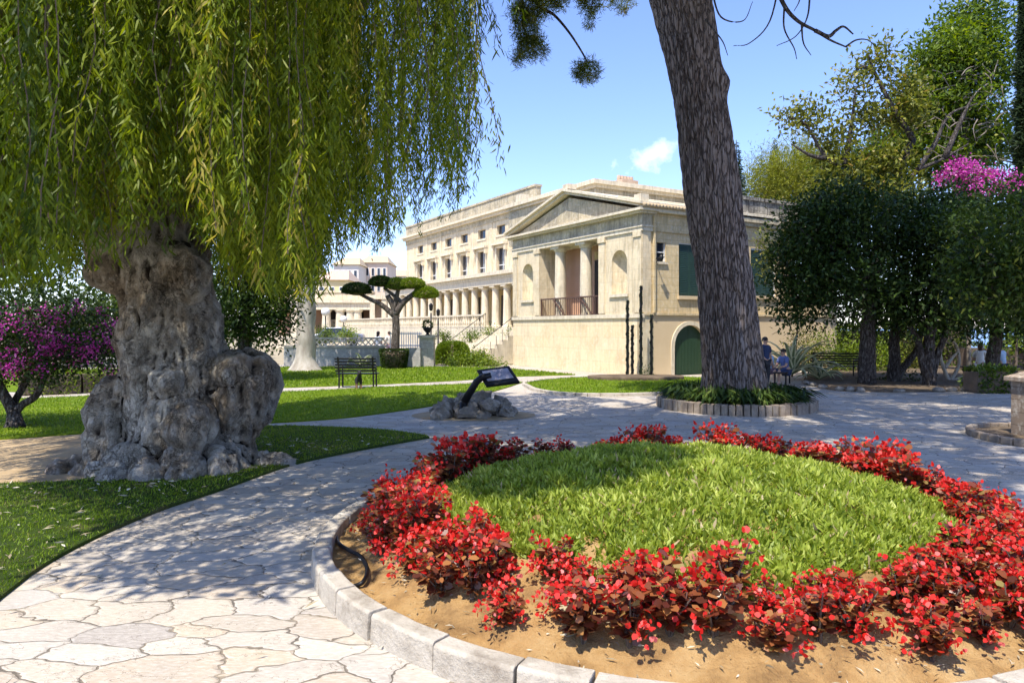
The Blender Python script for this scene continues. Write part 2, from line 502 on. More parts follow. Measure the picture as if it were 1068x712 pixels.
M['succulent'] = leafmat('succulent_leaf', [(0, (.08, .13, .016)), (.4, (.24, .31, .032)), (.75, (.38, .45, .065)), (.95, (.52, .56, .13)), (1, (.52, .40, .22))], .38, .45, .35)
M['grass_blade'] = leafmat('grass_blade', [(0, (.075, .135, .008)), (.5, (.185, .28, .012)), (.9, (.28, .36, .022)), (1, (.32, .27, .09))], .35)
M['litter'] = leafmat('fallen_leaf', [(0, (.22, .17, .09)), (.5, (.42, .36, .24)), (1, (.62, .58, .46))], .1)
M['twig'] = noisemat('twig', (.09, .07, .05), (.16, .12, .09), 5, .9, 0)
M['agave'] = leafmat('agave_leaf', [(0, (.10, .15, .07)), (.5, (.34, .40, .20)), (1, (.70, .68, .44))], .15)
# ================================================================== ground, paths, lawns
def sheet(name, pts, mat, z=0.0, thick=0.0, kind='structure'):
    mb = MB()
    if thick:
        mb.prism(pts, z - thick, z)
    else:
        mb.add([(x, y, z) for x, y in pts], [tuple(range(len(pts)))])
    o = mb.build(name, mat)
    # make sure the face looks up
    return tag(o, kind=kind)


def gp(pix, z=0.0):
    return [G(x, y, z)[:2] for x, y in pix]


def curve(pix, k=5):
    return [tuple(p[:2]) for p in smoothpath([(x, y, 0) for x, y in pix], k)]


def ccw(pts):
    a = sum(pts[i][0] * pts[(i + 1) % len(pts)][1] - pts[(i + 1) % len(pts)][0] * pts[i][1] for i in range(len(pts)))
    return pts if a > 0 else pts[::-1]


sheet('ground', ccw([(-900, -60), (34, -60), (34, 60), (60, 140), (60, 900), (-900, 900)]), M['ground'], -.02)
sheet('sea', ccw([(-4000, -4000), (9000, -4000), (9000, 9000), (-4000, 9000)]), M['sea'], -6.0)
sheet('flagstone_path', ccw([(-26, -4), (17, -4), (17, 27), (8, 36), (-26, 36)]), M['paving'], 0.0)

lawnA = curve([(-160, 760), (-60, 672), (0, 626), (45, 592), (100, 562), (165, 534), (230, 512), (300, 487), (370, 471), (448, 457)]) + \
        curve([(445, 455), (400, 449), (340, 446), (290, 445), (255, 449), (180, 468), (95, 500), (0, 506), (-160, 512)])
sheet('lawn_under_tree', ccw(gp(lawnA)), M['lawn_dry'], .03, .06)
lawnB = curve([(-120, 466), (0, 459), (95, 452), (200, 447), (275, 442), (350, 437), (415, 429), (470, 420), (520, 407), (545, 399)]) + \
        curve([(530, 398), (480, 401), (400, 404), (300, 409), (200, 411), (100, 413), (60, 415), (-120, 420)])
sheet('middle_lawn', ccw(gp(lawnB)), M['lawn'], .03, .06)
lawnC = [(-40, 408), (60, 409.5), (150, 407.5), (300, 404.5), (400, 401), (480, 397), (535, 393), (600, 391), (520, 384), (440, 382.5), (330, 383), (150, 385), (-40, 387)]
sheet('far_lawn', ccw(gp(lawnC)), M['lawn'], .03, .06)
sheet('sand_path', ccw(gp([(-160, 512), (0, 506), (95, 500), (180, 470), (255, 449), (275, 442), (200, 447), (95, 452), (0, 459), (-160, 466)])), M['sand'], .005)
lawnD = curve([(547, 402), (560, 408), (590, 412), (640, 413), (700, 411), (745, 406), (760, 400), (740, 395.5), (690, 393.5), (620, 394), (570, 397), (550, 400)], 4)
sheet('round_lawn', ccw(gp(lawnD)), M['lawn'], .05, .08)
# kerb round the small lawn
lp = [G(x, y)[:2] for x, y in lawnD]
mb = MB()
for i in range(len(lp) - 1):
    a = Vector((*lp[i], .035)); b = Vector((*lp[i + 1], .035))
    if (b - a).length > .05: mb.bar(a, b, .16, .10)
tag(mb.build('lawn_kerb', M['kerb'], bevel=.01), 'low pale stone kerb curving round the small lawn before the pavilion', 'kerb')

# soil strip below the dark trees on the right
bedR = curve([(838, 400), (870, 407), (930, 409), (1000, 408), (1070, 405), (1130, 402)]) + [(1190, 386), (1040, 380), (900, 383), (840, 390)]
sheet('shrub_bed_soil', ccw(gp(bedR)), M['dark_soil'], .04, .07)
bp = [G(x, y)[:2] for x, y in bedR[:26]]
for i in range(len(bp) - 1):
    a = Vector((*bp[i], .05)); b = Vector((*bp[i + 1], .05)); d = b - a
    if d.length > .08 and random.random() > .25:
        o_ = Vector((0, random.uniform(-.06, .06), random.uniform(-.02, .02)))
        mb = MB(); mb.blob((0, 0, 0), (d.length * .42, .11, .08), 8, i, .35, 1.6)
        o = mb.build('edging_stone', M['rock'], None, True); o.location = (a + b) / 2 + o_; o.rotation_euler = (0, 0, math.atan2(d.y, d.x))
        tag(o, 'rough pale edging stone in the row before the dark shady trees', 'stone', 'edging stones of the shady bed')

# ================================================================== flower bed
BC = (1.49, 6.27); RX, RY = 3.09, 2.97


def bed_z(r):
    return .07 + .60 * max(0.0, 1 - (r / .93) ** 2)


def bp_(s, a, z=None):
    return (BC[0] + RX * s * math.cos(a), BC[1] + RY * s * math.sin(a), bed_z(s) if z is None else z)


# soil dome
n, rings = 240, 90
mbs = MB(); vs = [(BC[0], BC[1], bed_z(0))]; fs = []
for i in range(1, rings + 1):
    r = .985 * i / rings
    for k in range(n):
        a = 2 * math.pi * k / n
        x, y, z = bp_(r, a)
        z = z + .028 * noise.fractal(Vector((x * 3, y * 3, 0)), 1, 2, 4) + .022 * noise.fractal(Vector((x * 9, y * 9, 5)), 1, 2, 3) + .012 * max(0, noise.noise(Vector((x * 26, y * 26, 9))))
        vs.append((x, y, max(z, .03)))
for k in range(n): fs.append((0, 1 + k, 1 + (k + 1) % n))
for i in range(rings - 1):
    for k in range(n):
        a = 1 + i * n + k; b = 1 + i * n + (k + 1) % n
        fs.append((a, a + n, b + n, b))
mbs.add(vs, fs)
tag(mbs.build('flower_bed_soil', M['soil'], smooth=True), kind='structure')

# kerb of stone blocks
mb = MB(); a = 0.0; blocks = []
while a < 2 * math.pi - .08:
    da = random.uniform(.12, .20); blocks.append((a, min(a + da, 2 * math.pi))); a += da
for a0, a1 in blocks:
    a0 += .003; a1 -= .003
    dz = random.uniform(-.008, .008); dr = random.uniform(-.01, .01)
    r0, r1 = -.075 + dr, .075 + dr
    m = 5; vs = []
    for j in range(m):
        t = a0 + (a1 - a0) * j / (m - 1); c, s = math.cos(t), math.sin(t)
        jz = .004 * noise.noise(Vector((t * 30, 0, 0)))
        for r, z in ((r0, -.03), (r1, -.03), (r1 - .008, .155 + dz + jz), (r1 - .022, .172 + dz + jz), (r0 + .015, .172 + dz - jz), (r0, .16 + dz)):
            rr = r + .006 * noise.noise(Vector((t * 40, z * 30, r)))
            vs.append((BC[0] + (RX + rr) * c, BC[1] + (RY + rr) * s, z))
    fs = [(0, 1, 2, 3, 4, 5)[::-1], tuple(range((m - 1) * 6, m * 6))]
    for j in range(m - 1):
        for q in range(6):
            fs.append((j * 6 + q, j * 6 + (q + 1) % 6, (j + 1) * 6 + (q + 1) % 6, (j + 1) * 6 + q))
    mb.add(vs, fs)
tag(mb.build('flower_bed_kerb', M['kerb'], bevel=.006), 'ring of pale worn stone kerb blocks around the round flower bed', 'kerb')

# succulent ground cover on the dome
N = 70000
r = .735 * np.sqrt(rng.random(N)); th = rng.random(N) * 2 * np.pi
r *= 1 + .05 * np.sin(th * 7 + 1) + .03 * np.sin(th * 17)
x = BC[0] + RX * r * np.cos(th); y = BC[1] + RY * r * np.sin(th)
z = .07 + .60 * np.maximum(0, 1 - (r / .93) ** 2)
lump = np.array([noise.fractal(Vector((a * 2.6, b * 2.6, 3)), 1, 2, 4) for a, b in zip(x, y)])
z = z + .075 * lump + .09 * np.exp(-(((x - 1.60) / .22) ** 2 + ((y - 8.2) / .25) ** 2)) + rng.random(N) * .05
# tufts: blades lean out from their tuft centre
tuft = rng.normal(size=(N, 2)) * .78
D = np.stack([tuft[:, 0], tuft[:, 1], .75 + .5 * rng.random(N)], 1)
tone = np.clip(.50 + .34 * lump + rng.normal(size=N) * .2, 0, .93)
dry = (rng.random(N) < .02) | ((np.hypot(x - 1.72, y - 7.95) < .18) & (rng.random(N) < .55))
tone[dry] = 1.0
V = leaf_verts(np.stack([x, y, z], 1), D, .050 + .04 * rng.random(N), .014 + .008 * rng.random(N), shape=BLADE)
tag(leaf_obj('ground_cover', V, M['succulent'], K=5, rnd=tone), 'dense yellow green fleshy ground cover filling the flower bed mound', 'ground cover', kind='stuff')


# begonias ------------------------------------------------------------
def begonia(k):
    R_ = random.Random(100 + k)
    root = empty('begonia')
    hgt = R_.uniform(.29, .36); wid = R_.uniform(.15, .19)
    P = []; D = []; Ls = []
    st = MB(); tips = []
    for s in range(9):
        a = R_.uniform(0, 6.28); rr = wid * R_.uniform(.1, .9)
        top = Vector((math.cos(a) * rr, math.sin(a) * rr, hgt * R_.uniform(.62, 1.0)))
        mid = Vector((top.x * .35, top.y * .35, top.z * .5))
        st.tube([(0, 0, -.03), mid, top], [.007, .006, .004], 5)
        tips.append(top)
        for q in range(20):
            t = R_.uniform(.25, 1.05)
            b = mid.lerp(top, (t - .5) * 2) if t > .5 else Vector((0, 0, 0)).lerp(mid, t * 2)
            aa = R_.uniform(0, 6.28)
            P.append(b + Vector((math.cos(aa), math.sin(aa), 0)) * .02)
            D.append((math.cos(aa) + b.x * 2.5, math.sin(aa) + b.y * 2.5, R_.uniform(-.3, .7)))
    n = len(P)
    V = leaf_verts(np.array(P), np.array(D), rng.uniform(.045, .085, n), rng.uniform(.032, .058, n), up=(0, 0, 1), shape=LEAF6, updev=.45)
    st.build('stems', M['twig'], root)
    leaf_obj('foliage', V, M['begonia_leaf'], root, 6)
    P = []; D = []; T = []
    for c in range(R_.choice((15, 18, 20, 23))):
        if c < 8: p = tips[c] + Vector((0, 0, .02))
        else:
            a = R_.uniform(0, 6.28); el = R_.uniform(-.5, 1.3)
            p = Vector((math.cos(a) * math.cos(el) * wid, math.sin(a) * math.cos(el) * wid, hgt * .5 + hgt * .5 * math.sin(el)))
        for q in range(R_.randint(5, 11)):
            o_ = Vector((R_.gauss(0, 1), R_.gauss(0, 1), R_.gauss(0, .8))) * .018
            P.append(p + o_); D.append(o_.normalized() + Vector((0, 0, .25))); T.append(R_.random())
    n = len(P)
    V = leaf_verts(np.array(P), np.array(D), rng.uniform(.024, .042, n), rng.uniform(.02, .036, n), shape=LEAF6)
    leaf_obj('flowers', V, M['begonia_flower'], root, 6, np.clip(np.array(T), 0, 1))
    return root


protos = [begonia(k) for k in range(10)]
used = set(); plants = []
for ring_r, cnt, off in ((.765, 64, 0), (.855, 64, .07), (.925, 54, .03)):
    for k in range(cnt):
        a = 2 * math.pi * (k + random.uniform(-.3, .3)) / cnt + off
        rr = ring_r + random.uniform(-.035, .025)
        if ring_r > .9:
            # the outer row is thin: only along the right and part of the front
            if not (math.cos(a) > .5 and math.sin(a) < .5) : continue
        if ring_r < .8 and math.sin(a) > .75 and random.random() < .22: continue      # gaps along the back
        if .8 < ring_r < .9 and math.sin(a) > .6 and random.random() < .35: continue
        plants.append((a, rr))
for i, (a, rr) in enumerate(plants):
    k = i % 10 if i < 10 else random.randrange(10)
    o = protos[k] if k not in used else copy_tree(protos[k])
    used.add(k)
    o.location = bp_(rr, a, bed_z(rr) - .01)
    o.rotation_euler = (random.uniform(-.12, .12), random.uniform(-.12, .12), random.uniform(0, 6.28))
    sc = random.uniform(.76, 1.12)
    if rr < .8 and math.sin(a) > .2: sc *= 1.2
    if random.random() < .12: sc *= .7
    o.scale = (sc, sc, sc * random.uniform(.9, 1.1))
    tag(o, 'bushy red flowering begonia with bronze leaves in the ring around the green mound', 'flower', 'red begonias ringing the flower bed')

# hose in the bed
hp = smoothpath([W(0, 0, 1) for _ in ()] or [G(350, 548, .1), G(352, 564, .1), G(363, 573, .12), G(376, 580, .13), G(383, 593, .14), G(379, 606, .13), G(368, 611, .1), G(352, 612, .09)], 6)
mb = MB(); mb.tube(hp, .016, 8)
tag(mb.build('hose', M['iron'], smooth=True), 'black irrigation hose curling over the soil at the left of the flower bed', 'hose')

# dry leaves and clods on bed soil and lawn
P = []; D = []
for q in range(1000):
    a = random.uniform(0, 6.28); rr = random.uniform(.75, .96)
    P.append(bp_(rr, a, bed_z(rr) + .025)); aa = random.uniform(0, 6.28)
    D.append((math.cos(aa), math.sin(aa), random.uniform(-.05, .25)))
V1 = leaf_verts(np.array(P), np.array(D), rng.uniform(.015, .07, len(P)), rng.uniform(.004, .016, len(P)), up=(0, 0, 1))


def inside(px, py, poly):
    c = False; j = len(poly) - 1
    for i in range(len(poly)):
        if (poly[i][1] > py) != (poly[j][1] > py) and px < (poly[j][0] - poly[i][0]) * (py - poly[i][1]) / (poly[j][1] - poly[i][1]) + poly[i][0]: c = not c
        j = i
    return c


LA = gp(lawnA); LB = gp(lawnB); LD = gp(lawnD)
P = []; D = []
while len(P) < 620:
    x, y = random.uniform(-8, -.5), random.uniform(3.5, 12)
    if inside(x, y, LA) or random.random() < .06:
        P.append((x, y, .05 if inside(x, y, LA) else .012)); aa = random.uniform(0, 6.28); D.append((math.cos(aa), math.sin(aa), random.uniform(-.02, .35)))
V2 = leaf_verts(np.array(P), np.array(D), rng.uniform(.03, .12, len(P)), rng.uniform(.008, .028, len(P)), up=(0, 0, 1))
tag(leaf_obj('fallen_leaves', [V1, V2], M['litter']), 'pale dry leaves scattered over lawn and bed soil', 'fallen leaves', kind='stuff')


# grass blades
def blades(name, poly, box, count, hl, label, z=.03, w=.006):
    x = rng.uniform(box[0], box[1], count * 3); y = rng.uniform(box[2], box[3], count * 3)
    keep = np.zeros(len(x), bool); j = len(poly) - 1
    for i in range(len(poly)):
        (xi, yi), (xj, yj) = poly[i], poly[j]
        if abs(yi - yj) > 1e-9:
            keep ^= ((yi > y) != (yj > y)) & (x < (xj - xi) * (y - yi) / (yj - yi) + xi)
        j = i
    x, y = x[keep][:count], y[keep][:count]
    nn = len(x)
    D = np.stack([rng.normal(size=nn) * .5, rng.normal(size=nn) * .5, np.ones(nn)], 1)
    V = leaf_verts(np.stack([x, y, np.full(nn, z - .005)], 1), D, rng.uniform(.5, 1.2, nn) * hl, w, shape=BLADE)
    tone = np.clip(rng.normal(.45, .25, nn), 0, 1)
    tag(leaf_obj(name, V, M['grass_blade'], K=5, rnd=tone), label, 'grass', kind='stuff')


blades('lawn_grass', LA, (-8.5, 0, 3.2, 13.8), 42000, .04, 'short green grass of the lawn under the weeping tree', w=.007)
blades('lawn_grass', LB, (-17, 1, 11, 25), 36000, .055, 'short bright grass of the middle lawn', w=.014)
blades('lawn_grass', gp(lawnC), (-13, 3, 21, 35), 26000, .08, 'short bright grass of the far lawn by the terrace wall', w=.028)
blades('lawn_grass', LD, (.3, 10, 18, 29), 9000, .07, 'short bright grass of the small round lawn', z=.05, w=.018)

# ================================================================== rock pile and lectern
def rockpile():
    mb = MB()
    R_ = random.Random(5)
    for i in range(34):
        t = R_.uniform(-1, 1); d = R_.uniform(-.5, .5)
        px = 494 + 36 * t
        c = G(px, 434 - 5 * d, 0)
        hz = (1 - t * t * .75) * R_.uniform(.02, .40) * (1 if d < .3 else .6)
        s = R_.uniform(.10, .21)
        mb.blob((c[0], c[1], hz), (s * R_.uniform(.8, 1.4), s, s * R_.uniform(.7, 1.1)), 9, i, .55, 1.7)
    return mb.build('rock_pile', M['rock'])


tag(rockpile(), 'low pile of rough grey rocks under the slanted information board', 'rocks')
sheet('sand_patch', ccw([(G(494, 433)[0] + 1.35 * math.cos(a), G(494, 433)[1] + .95 * math.sin(a)) for a in np.linspace(0, 6.28, 40)[:-1]]), M['sand'], .008)
YS = 14.7
root = empty('information_board', G(492, 434), 0, 'black slanted information board on a leaning post above grey rocks', 'info board')
o0 = Vector(root.location)
p0 = Vector(W(484, 419, YS)); p1 = Vector(W(497, 398, YS - .05)); p2 = Vector(W(503, 393, YS - .1)); p3 = Vector(W(512, 391, YS - .12))
mb = MB(); mb.tube([p0 - o0, p1 - o0, p2 - o0, p3 - o0], [.085, .075, .07, .06], 10); mb.tube([p0 - o0 - Vector((.05, 0, .4)), p0 - o0], [.09, .085], 10)
mb.build('post', M['iron'], root, True)
# panel: corners on photo: tl(497,385) tr(531,380) br(541,397) bl(507,402)
tl, tr = Vector(W(497, 385.5, YS + .15)), Vector(W(531, 381, YS + .10)); br, bl = Vector(W(541, 397.5, YS - .30)), Vector(W(507, 402, YS - .25))
ex = (tr - tl); ey = (bl - tl); nn_ = ex.cross(ey).normalized()
if nn_.z < 0: nn_ = -nn_


def pan(u0, u1, v0, v1, h0, h1):
    q = [tl + ex * u + ey * v - o0 for u, v in ((u0, v0), (u1, v0), (u1, v1), (u0, v1))]
    m_ = MB(); m_.add([p + nn_ * h0 for p in q] + [p + nn_ * h1 for p in q], [(3, 2, 1, 0), (4, 5, 6, 7), (0, 1, 5, 4), (1, 2, 6, 5), (2, 3, 7, 6), (3, 0, 4, 7)])
    return m_


pan(0, 1, 0, 1, -.07, 0).build('frame', M['iron'], root, bevel=.012)
M['print'] = noisemat('printed_panel', (.14, .13, .17), (.34, .32, .38), 2.5, .25, 0, c3=(.5, .48, .5), spec=.6)
sc_ = pan(.12, .9, .14, .76, .001, .004).build('printed_panel', M['print'], root)
lm = MB()
for q in range(4):
    m_ = pan(.18, .18 + (.28, .24, .30, .16)[q], .26 + q * .055, .275 + q * .055, .005, .006); lm.add(m_.v, m_.f)
lm.build('pale_lines', M['white_paint'], sc_)

# ================================================================== benches
def bench(name, px0, px1, py, label, mat_s, mat_f, rz=0.0, back=-1, wid=None):
    a = Vector(G(px0, py)); b = Vector(G(px1, py)); c = (a + b) / 2; wd = wid or (b - a).length
    root = empty(name, c, rz, label, 'bench')
    h = wd / 2
    for k in range(4):
        m_ = MB(); m_.box(-h, h, back * (-.06 - k * .105), back * (-.15 - k * .105), .43, .46); m_.build('seat_slat', mat_s, root, bevel=.006)
    for k in range(5):
        z = .52 + k * .095; y = back * (.03 + k * .03)
        m_ = MB(); m_.box(-h, h, y - .012, y + .012, z, z + .06); m_.build('backrest_slat', mat_s, root, bevel=.005)
    for x in (-h + .09, h - .13):
        for yy in (.0, -.48):
            m_ = MB(); m_.box(x, x + .045, back * yy - .022, back * yy + .022, 0, .42 if yy else .46); m_.build('leg', mat_f, root)
        m_ = MB(); m_.bar((x + .022, back * .0, .44), (x + .022, back * .17, .99), .045); m_.build('back_post', mat_f, root)
        m_ = MB(); m_.bar((x + .022, back * .05, .66), (x + .022, back * -.46, .66), .035); m_.bar((x + .022, back * -.46, .66), (x + .022, back * -.46, .42), .035); m_.build('armrest', mat_f, root)
    return root


bench('park_bench', 350, 393, 404.5, 'black slatted park bench on the lawn seen from behind', M['iron'], M['iron'], 0, -1)
M['pale_wood'] = flatmat('weathered_bench_wood', (.40, .38, .34), .8)
bench('park_bench', 112, 152, 403, 'pale weathered slatted bench half hidden behind the gnarled trunk', M['pale_wood'], M['pale_wood'], .2, -1, 1.5)
bench('park_bench', 850, 892, 394, 'dark bench beneath the bright shrubs right of the agaves', M['iron'], M['iron'], -.1, -1, 1.9)

# small dog standing by the black bench
def dog():
    base = Vector(G(374, 406))
    root = empty('dog', base, .3, 'small black dog with tan legs standing by the black bench', 'dog')
    me = bpy.data.meshes.new('body'); bm = bmesh.new()
    J = {'pel': (0, .17, .34, .075), 'mid': (0, 0, .34, .085), 'ch': (0, -.17, .36, .10), 'nk': (0, -.27, .46, .06), 'hd': (0, -.34, .54, .062), 'mz': (0, -.45, .52, .032),
         'tl': (0, .27, .38, .022), 'tl2': (0, .36, .46, .012)}
    for s, n_ in ((-1, 'l'), (1, 'r')):
        J['fs' + n_] = (s * .06, -.17, .26, .045); J['fk' + n_] = (s * .065, -.18, .14, .026); J['ff' + n_] = (s * .065, -.19, .02, .024); J['ft' + n_] = (s * .065, -.23, .015, .02)
        J['hs' + n_] = (s * .06, .15, .27, .055); J['hk' + n_] = (s * .065, .10, .19, .035); J['hh' + n_] = (s * .065, .20, .11, .022); J['hf' + n_] = (s * .065, .17, .02, .022); J['ht' + n_] = (s * .065, .13, .015, .02)
        J['er' + n_] = (s * .05, -.32, .60, .022); J['et' + n_] = (s * .075, -.33, .57, .012)
    E = [('pel', 'mid'), ('mid', 'ch'), ('ch', 'nk'), ('nk', 'hd'), ('hd', 'mz'), ('pel', 'tl'), ('tl', 'tl2')]
    for n_ in 'lr':
        E += [('ch', 'fs' + n_), ('fs' + n_, 'fk' + n_), ('fk' + n_, 'ff' + n_), ('ff' + n_, 'ft' + n_), ('pel', 'hs' + n_), ('hs' + n_, 'hk' + n_), ('hk' + n_, 'hh' + n_), ('hh' + n_, 'hf' + n_), ('hf' + n_, 'ht' + n_), ('hd', 'er' + n_), ('er' + n_, 'et' + n_)]
    o = skin(J, E, 'pel', 'body', 1)
    m, nt, bs, out = newmat('dog_coat')
    tc = nt.nodes.new('ShaderNodeTexCoord'); sp = nt.nodes.new('ShaderNodeSeparateXYZ'); nt.links.new(tc.outputs['Object'], sp.inputs[0])
    nq = nz(nt, tc.outputs['Object'], 14, 3)
    hgt = mth(nt, 'ADD', sp.outputs[2], mth(nt, 'MULTIPLY', nq.outputs[0], .06))
    r = ramp(nt, [(.19, (.22, .12, .06)), (.24, (.012, .011, .011))], hgt)
    nt.links.new(r.outputs[0], bs.inputs['Base Color']); bs.inputs['Roughness'].default_value = .8
    o.data.materials.append(m); o.parent = root


def skin(J, E, rootname, name, sub=2):
    me = bpy.data.meshes.new(name)
    keys = list(J); idx = {k: i for i, k in enumerate(keys)}
    me.from_pydata([J[k][:3] for k in keys], [(idx[a], idx[b]) for a, b in E], [])
    o = bpy.data.objects.new(name, me); COL.objects.link(o)
    o.modifiers.new('skin', 'SKIN')
    sv = me.skin_vertices[0].data if me.skin_vertices else None
    if sv is None:
        raise RuntimeError('no skin layer')
    for k in keys:
        r = J[k][3]
        sv[idx[k]].radius = r if isinstance(r, tuple) else (r, r)
        sv[idx[k]].use_root = (k == rootname)
    s = o.modifiers.new('sub', 'SUBSURF'); s.levels = sub; s.render_levels = sub
    evaluated(o, name)
    o.data.polygons.foreach_set('use_smooth', np.ones(len(o.data.polygons), bool))
    return o


dog()
# ================================================================== weeping tree (left)
YW = 9.7


def gnarly(name, mb_list, voxel, mat, parent, amps, seed=0):
    mb = MB()
    for m_ in mb_list: mb.add(m_.v, m_.f)
    me = bpy.data.meshes.new(name); me.from_pydata(mb.v, [], mb.f); me.update()
    o = bpy.data.objects.new(name, me); COL.objects.link(o)
    r = o.modifiers.new('remesh', 'REMESH'); r.mode = 'VOXEL'; r.voxel_size = voxel
    s = o.modifiers.new('sm', 'SMOOTH'); s.iterations = 8; s.factor = .6
    evaluated(o, name)
    me = o.data; nv = len(me.vertices)
    co = np.empty(nv * 3); no = np.empty(nv * 3)
    me.vertices.foreach_get('co', co); me.vertices.foreach_get('normal', no)
    co = co.reshape(-1, 3); no = no.reshape(-1, 3); d = np.zeros(nv)
    for i in range(nv):
        p = Vector(co[i]); s_ = 0
        for kind, fr, am, st in amps:
            q = Vector((p.x * fr, p.y * fr, p.z * fr * st)) + Vector((seed, 0, 0))
            if kind == 'f': s_ += am * noise.fractal(q, 1, 2, 4)
            elif kind == 'r':      # ridged folds
                s_ += am * (1 - 2 * abs(noise.noise(q + .5 * noise.noise_vector(q * .7))))
            elif kind == 'v':      # rounded burls
                w = noise.noise_vector(q * .8) * .35
                dd = noise.voronoi(q + w)[0]; s_ += am * (min(dd[1] - dd[0], .5) * 2 - .5)
        d[i] = s_
    co = co + no * d[:, None]
    me.vertices.foreach_set('co', co.ravel()); me.update()
    me.polygons.foreach_set('use_smooth', np.ones(len(me.polygons), bool))
    me.materials.append(mat); o.parent = parent
    return o


willow = empty('weeping_tree', (0, 0, 0), 0, 'huge old weeping tree with a gnarled hollow trunk and hanging green curtains', 'tree')


def wp(px, py, dy=0): return W(px, py, YW + dy)


t1 = MB(); t1.tube(smoothpath([wp(188, 510), wp(187, 470), wp(183, 420), wp(181, 370), wp(178, 330), wp(168, 290), wp(153, 250), wp(142, 215)], 5), list(np.interp(np.arange(36), [0, 5, 10, 15, 20, 25, 30, 35], [.78, .70, .61, .54, .51, .55, .66, .64])), 24)
t2 = MB(); t2.tube(smoothpath([wp(122, 515, -.2), wp(122, 470, -.25), wp(126, 440, -.2), wp(132, 412, -.1), wp(142, 398, 0)], 5), list(np.interp(np.arange(21), [0, 5, 10, 15, 20], [.40, .36, .32, .26, .12])), 16)
t3 = MB(); t3.tube(smoothpath([wp(236, 505, .1), wp(240, 465, .1), wp(249, 430, .1), wp(256, 400, .1), wp(256, 378, .1)], 5), list(np.interp(np.arange(21), [0, 5, 10, 15, 20], [.34, .25, .36, .38, .26])), 16)
t4 = MB()
for px, py, r, dy in ((110, 486, .24, -.3), (150, 490, .30, -.55), (195, 493, .30, -.62), (228, 490, .26, -.45), (252, 494, .18, -.2), (172, 398, .16, -.55), (266, 418, .22, .1), (246, 388, .22, -.1), (200, 448, .22, -.6), (132, 285, .32, -.3), (192, 288, .30, -.35), (150, 340, .20, -.35)):
    t4.blob(wp(px, py, dy), (r, r, r), 10, px, .25)
R_ = random.Random(8)
for q in range(11):
    a = -math.pi * (.02 + .96 * q / 10) + R_.uniform(-.1, .1); c = wp(182, 496); rr = .75 if -2.6 < a < -.5 else .95
    r1 = R_.uniform(1.15, 1.55)
    t4.tube(smoothpath([(c[0] + rr * .5 * math.cos(a), c[1] + rr * .5 * math.sin(a), .40), (c[0] + rr * math.cos(a), c[1] + .8 * rr * math.sin(a), .13), (c[0] + r1 * math.cos(a + .15), c[1] + .75 * r1 * math.sin(a + .15), -.02)], 4), [.22, .2, .18, .16, .14, .12, .10, .08, .05], 8)
limbs = MB()
for pts, rr in (([wp(150, 245), wp(110, 180, .2), wp(60, 100, .6), wp(0, 20, 1)], (.5, .36, .26, .18)), ([wp(140, 225), wp(170, 150, .3), wp(215, 70, .2), wp(280, -30, 0)], (.5, .36, .28, .2)),
                ([wp(140, 235), wp(120, 150, -.9), wp(130, 60, -1.8), wp(170, -40, -2.6)], (.42, .32, .24, .16)), ([wp(160, 230), wp(230, 140, .8), wp(330, 40, 1), wp(430, -60, .6)], (.36, .25, .18, .12))):
    sp = smoothpath(pts, 6); limbs.tube(sp, list(np.interp(np.linspace(0, 3, len(sp)), range(4), rr)), 14)
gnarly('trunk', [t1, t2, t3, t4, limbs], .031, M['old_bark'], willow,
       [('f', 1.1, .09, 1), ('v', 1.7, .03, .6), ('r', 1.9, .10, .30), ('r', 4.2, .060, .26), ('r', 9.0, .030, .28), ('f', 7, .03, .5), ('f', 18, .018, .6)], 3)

WILLOW = np.array([(0, 0, 0), (.25, .5, .03), (.65, .42, -.03), (1, 0, -.16), (.65, -.42, -.03), (.25, -.5, .03)])
# hanging strands
YLX = [-400, 0, 40, 90, 130, 165, 195, 215, 240, 280, 300, 325, 345, 380, 400, 415, 440, 470, 490, 510, 525, 540]
YLY = [310, 306, 300, 275, 262, 236, 250, 270, 300, 302, 318, 300, 268, 262, 270, 262, 238, 222, 200, 160, 128, 60]
parts = []; tones = []; twig = MB()
ns = 0
strands = []
while ns < 2450:
    x = random.uniform(-10.5, .4); y = random.uniform(4.4, 14.2)
    if ((x + 4.6) / 5.4) ** 2 + ((y - 9.4) / 5.0) ** 2 > 1: continue
    px = CX + F * x / y
    if px > 507 or px < -160: continue
    if px > 340 and random.random() < .40: continue
    if px > 340 and noise.noise(Vector((px * .035, y * .5, 1))) > .18: continue
    yl = np.interp(px, YLX, YLY)
    cl = noise.noise(Vector((x * 1.4, y * 1.4, 0)))
    up = abs(random.gauss(0, 1)) * 26 + max(0, cl) * 60 + max(0, noise.noise(Vector((px * .032, y * .55, 8))) + .05) * 120
    if 85 < px < 225 and y < YW - .4: up += random.uniform(0, 40)
    if px < 80 or 240 < px < 330: up *= .8
    if random.random() < .45: up += random.uniform(0, 190)
    zend = H + (HY - (yl - up)) / F * y
    ztop = H + .50 * y + .35
    if zend > ztop: continue
    zt = min(ztop, zend + random.uniform(.9, 2.6)) if random.random() < .5 else ztop
    strands.append((x, y, zt, zend, cl)); ns += 1
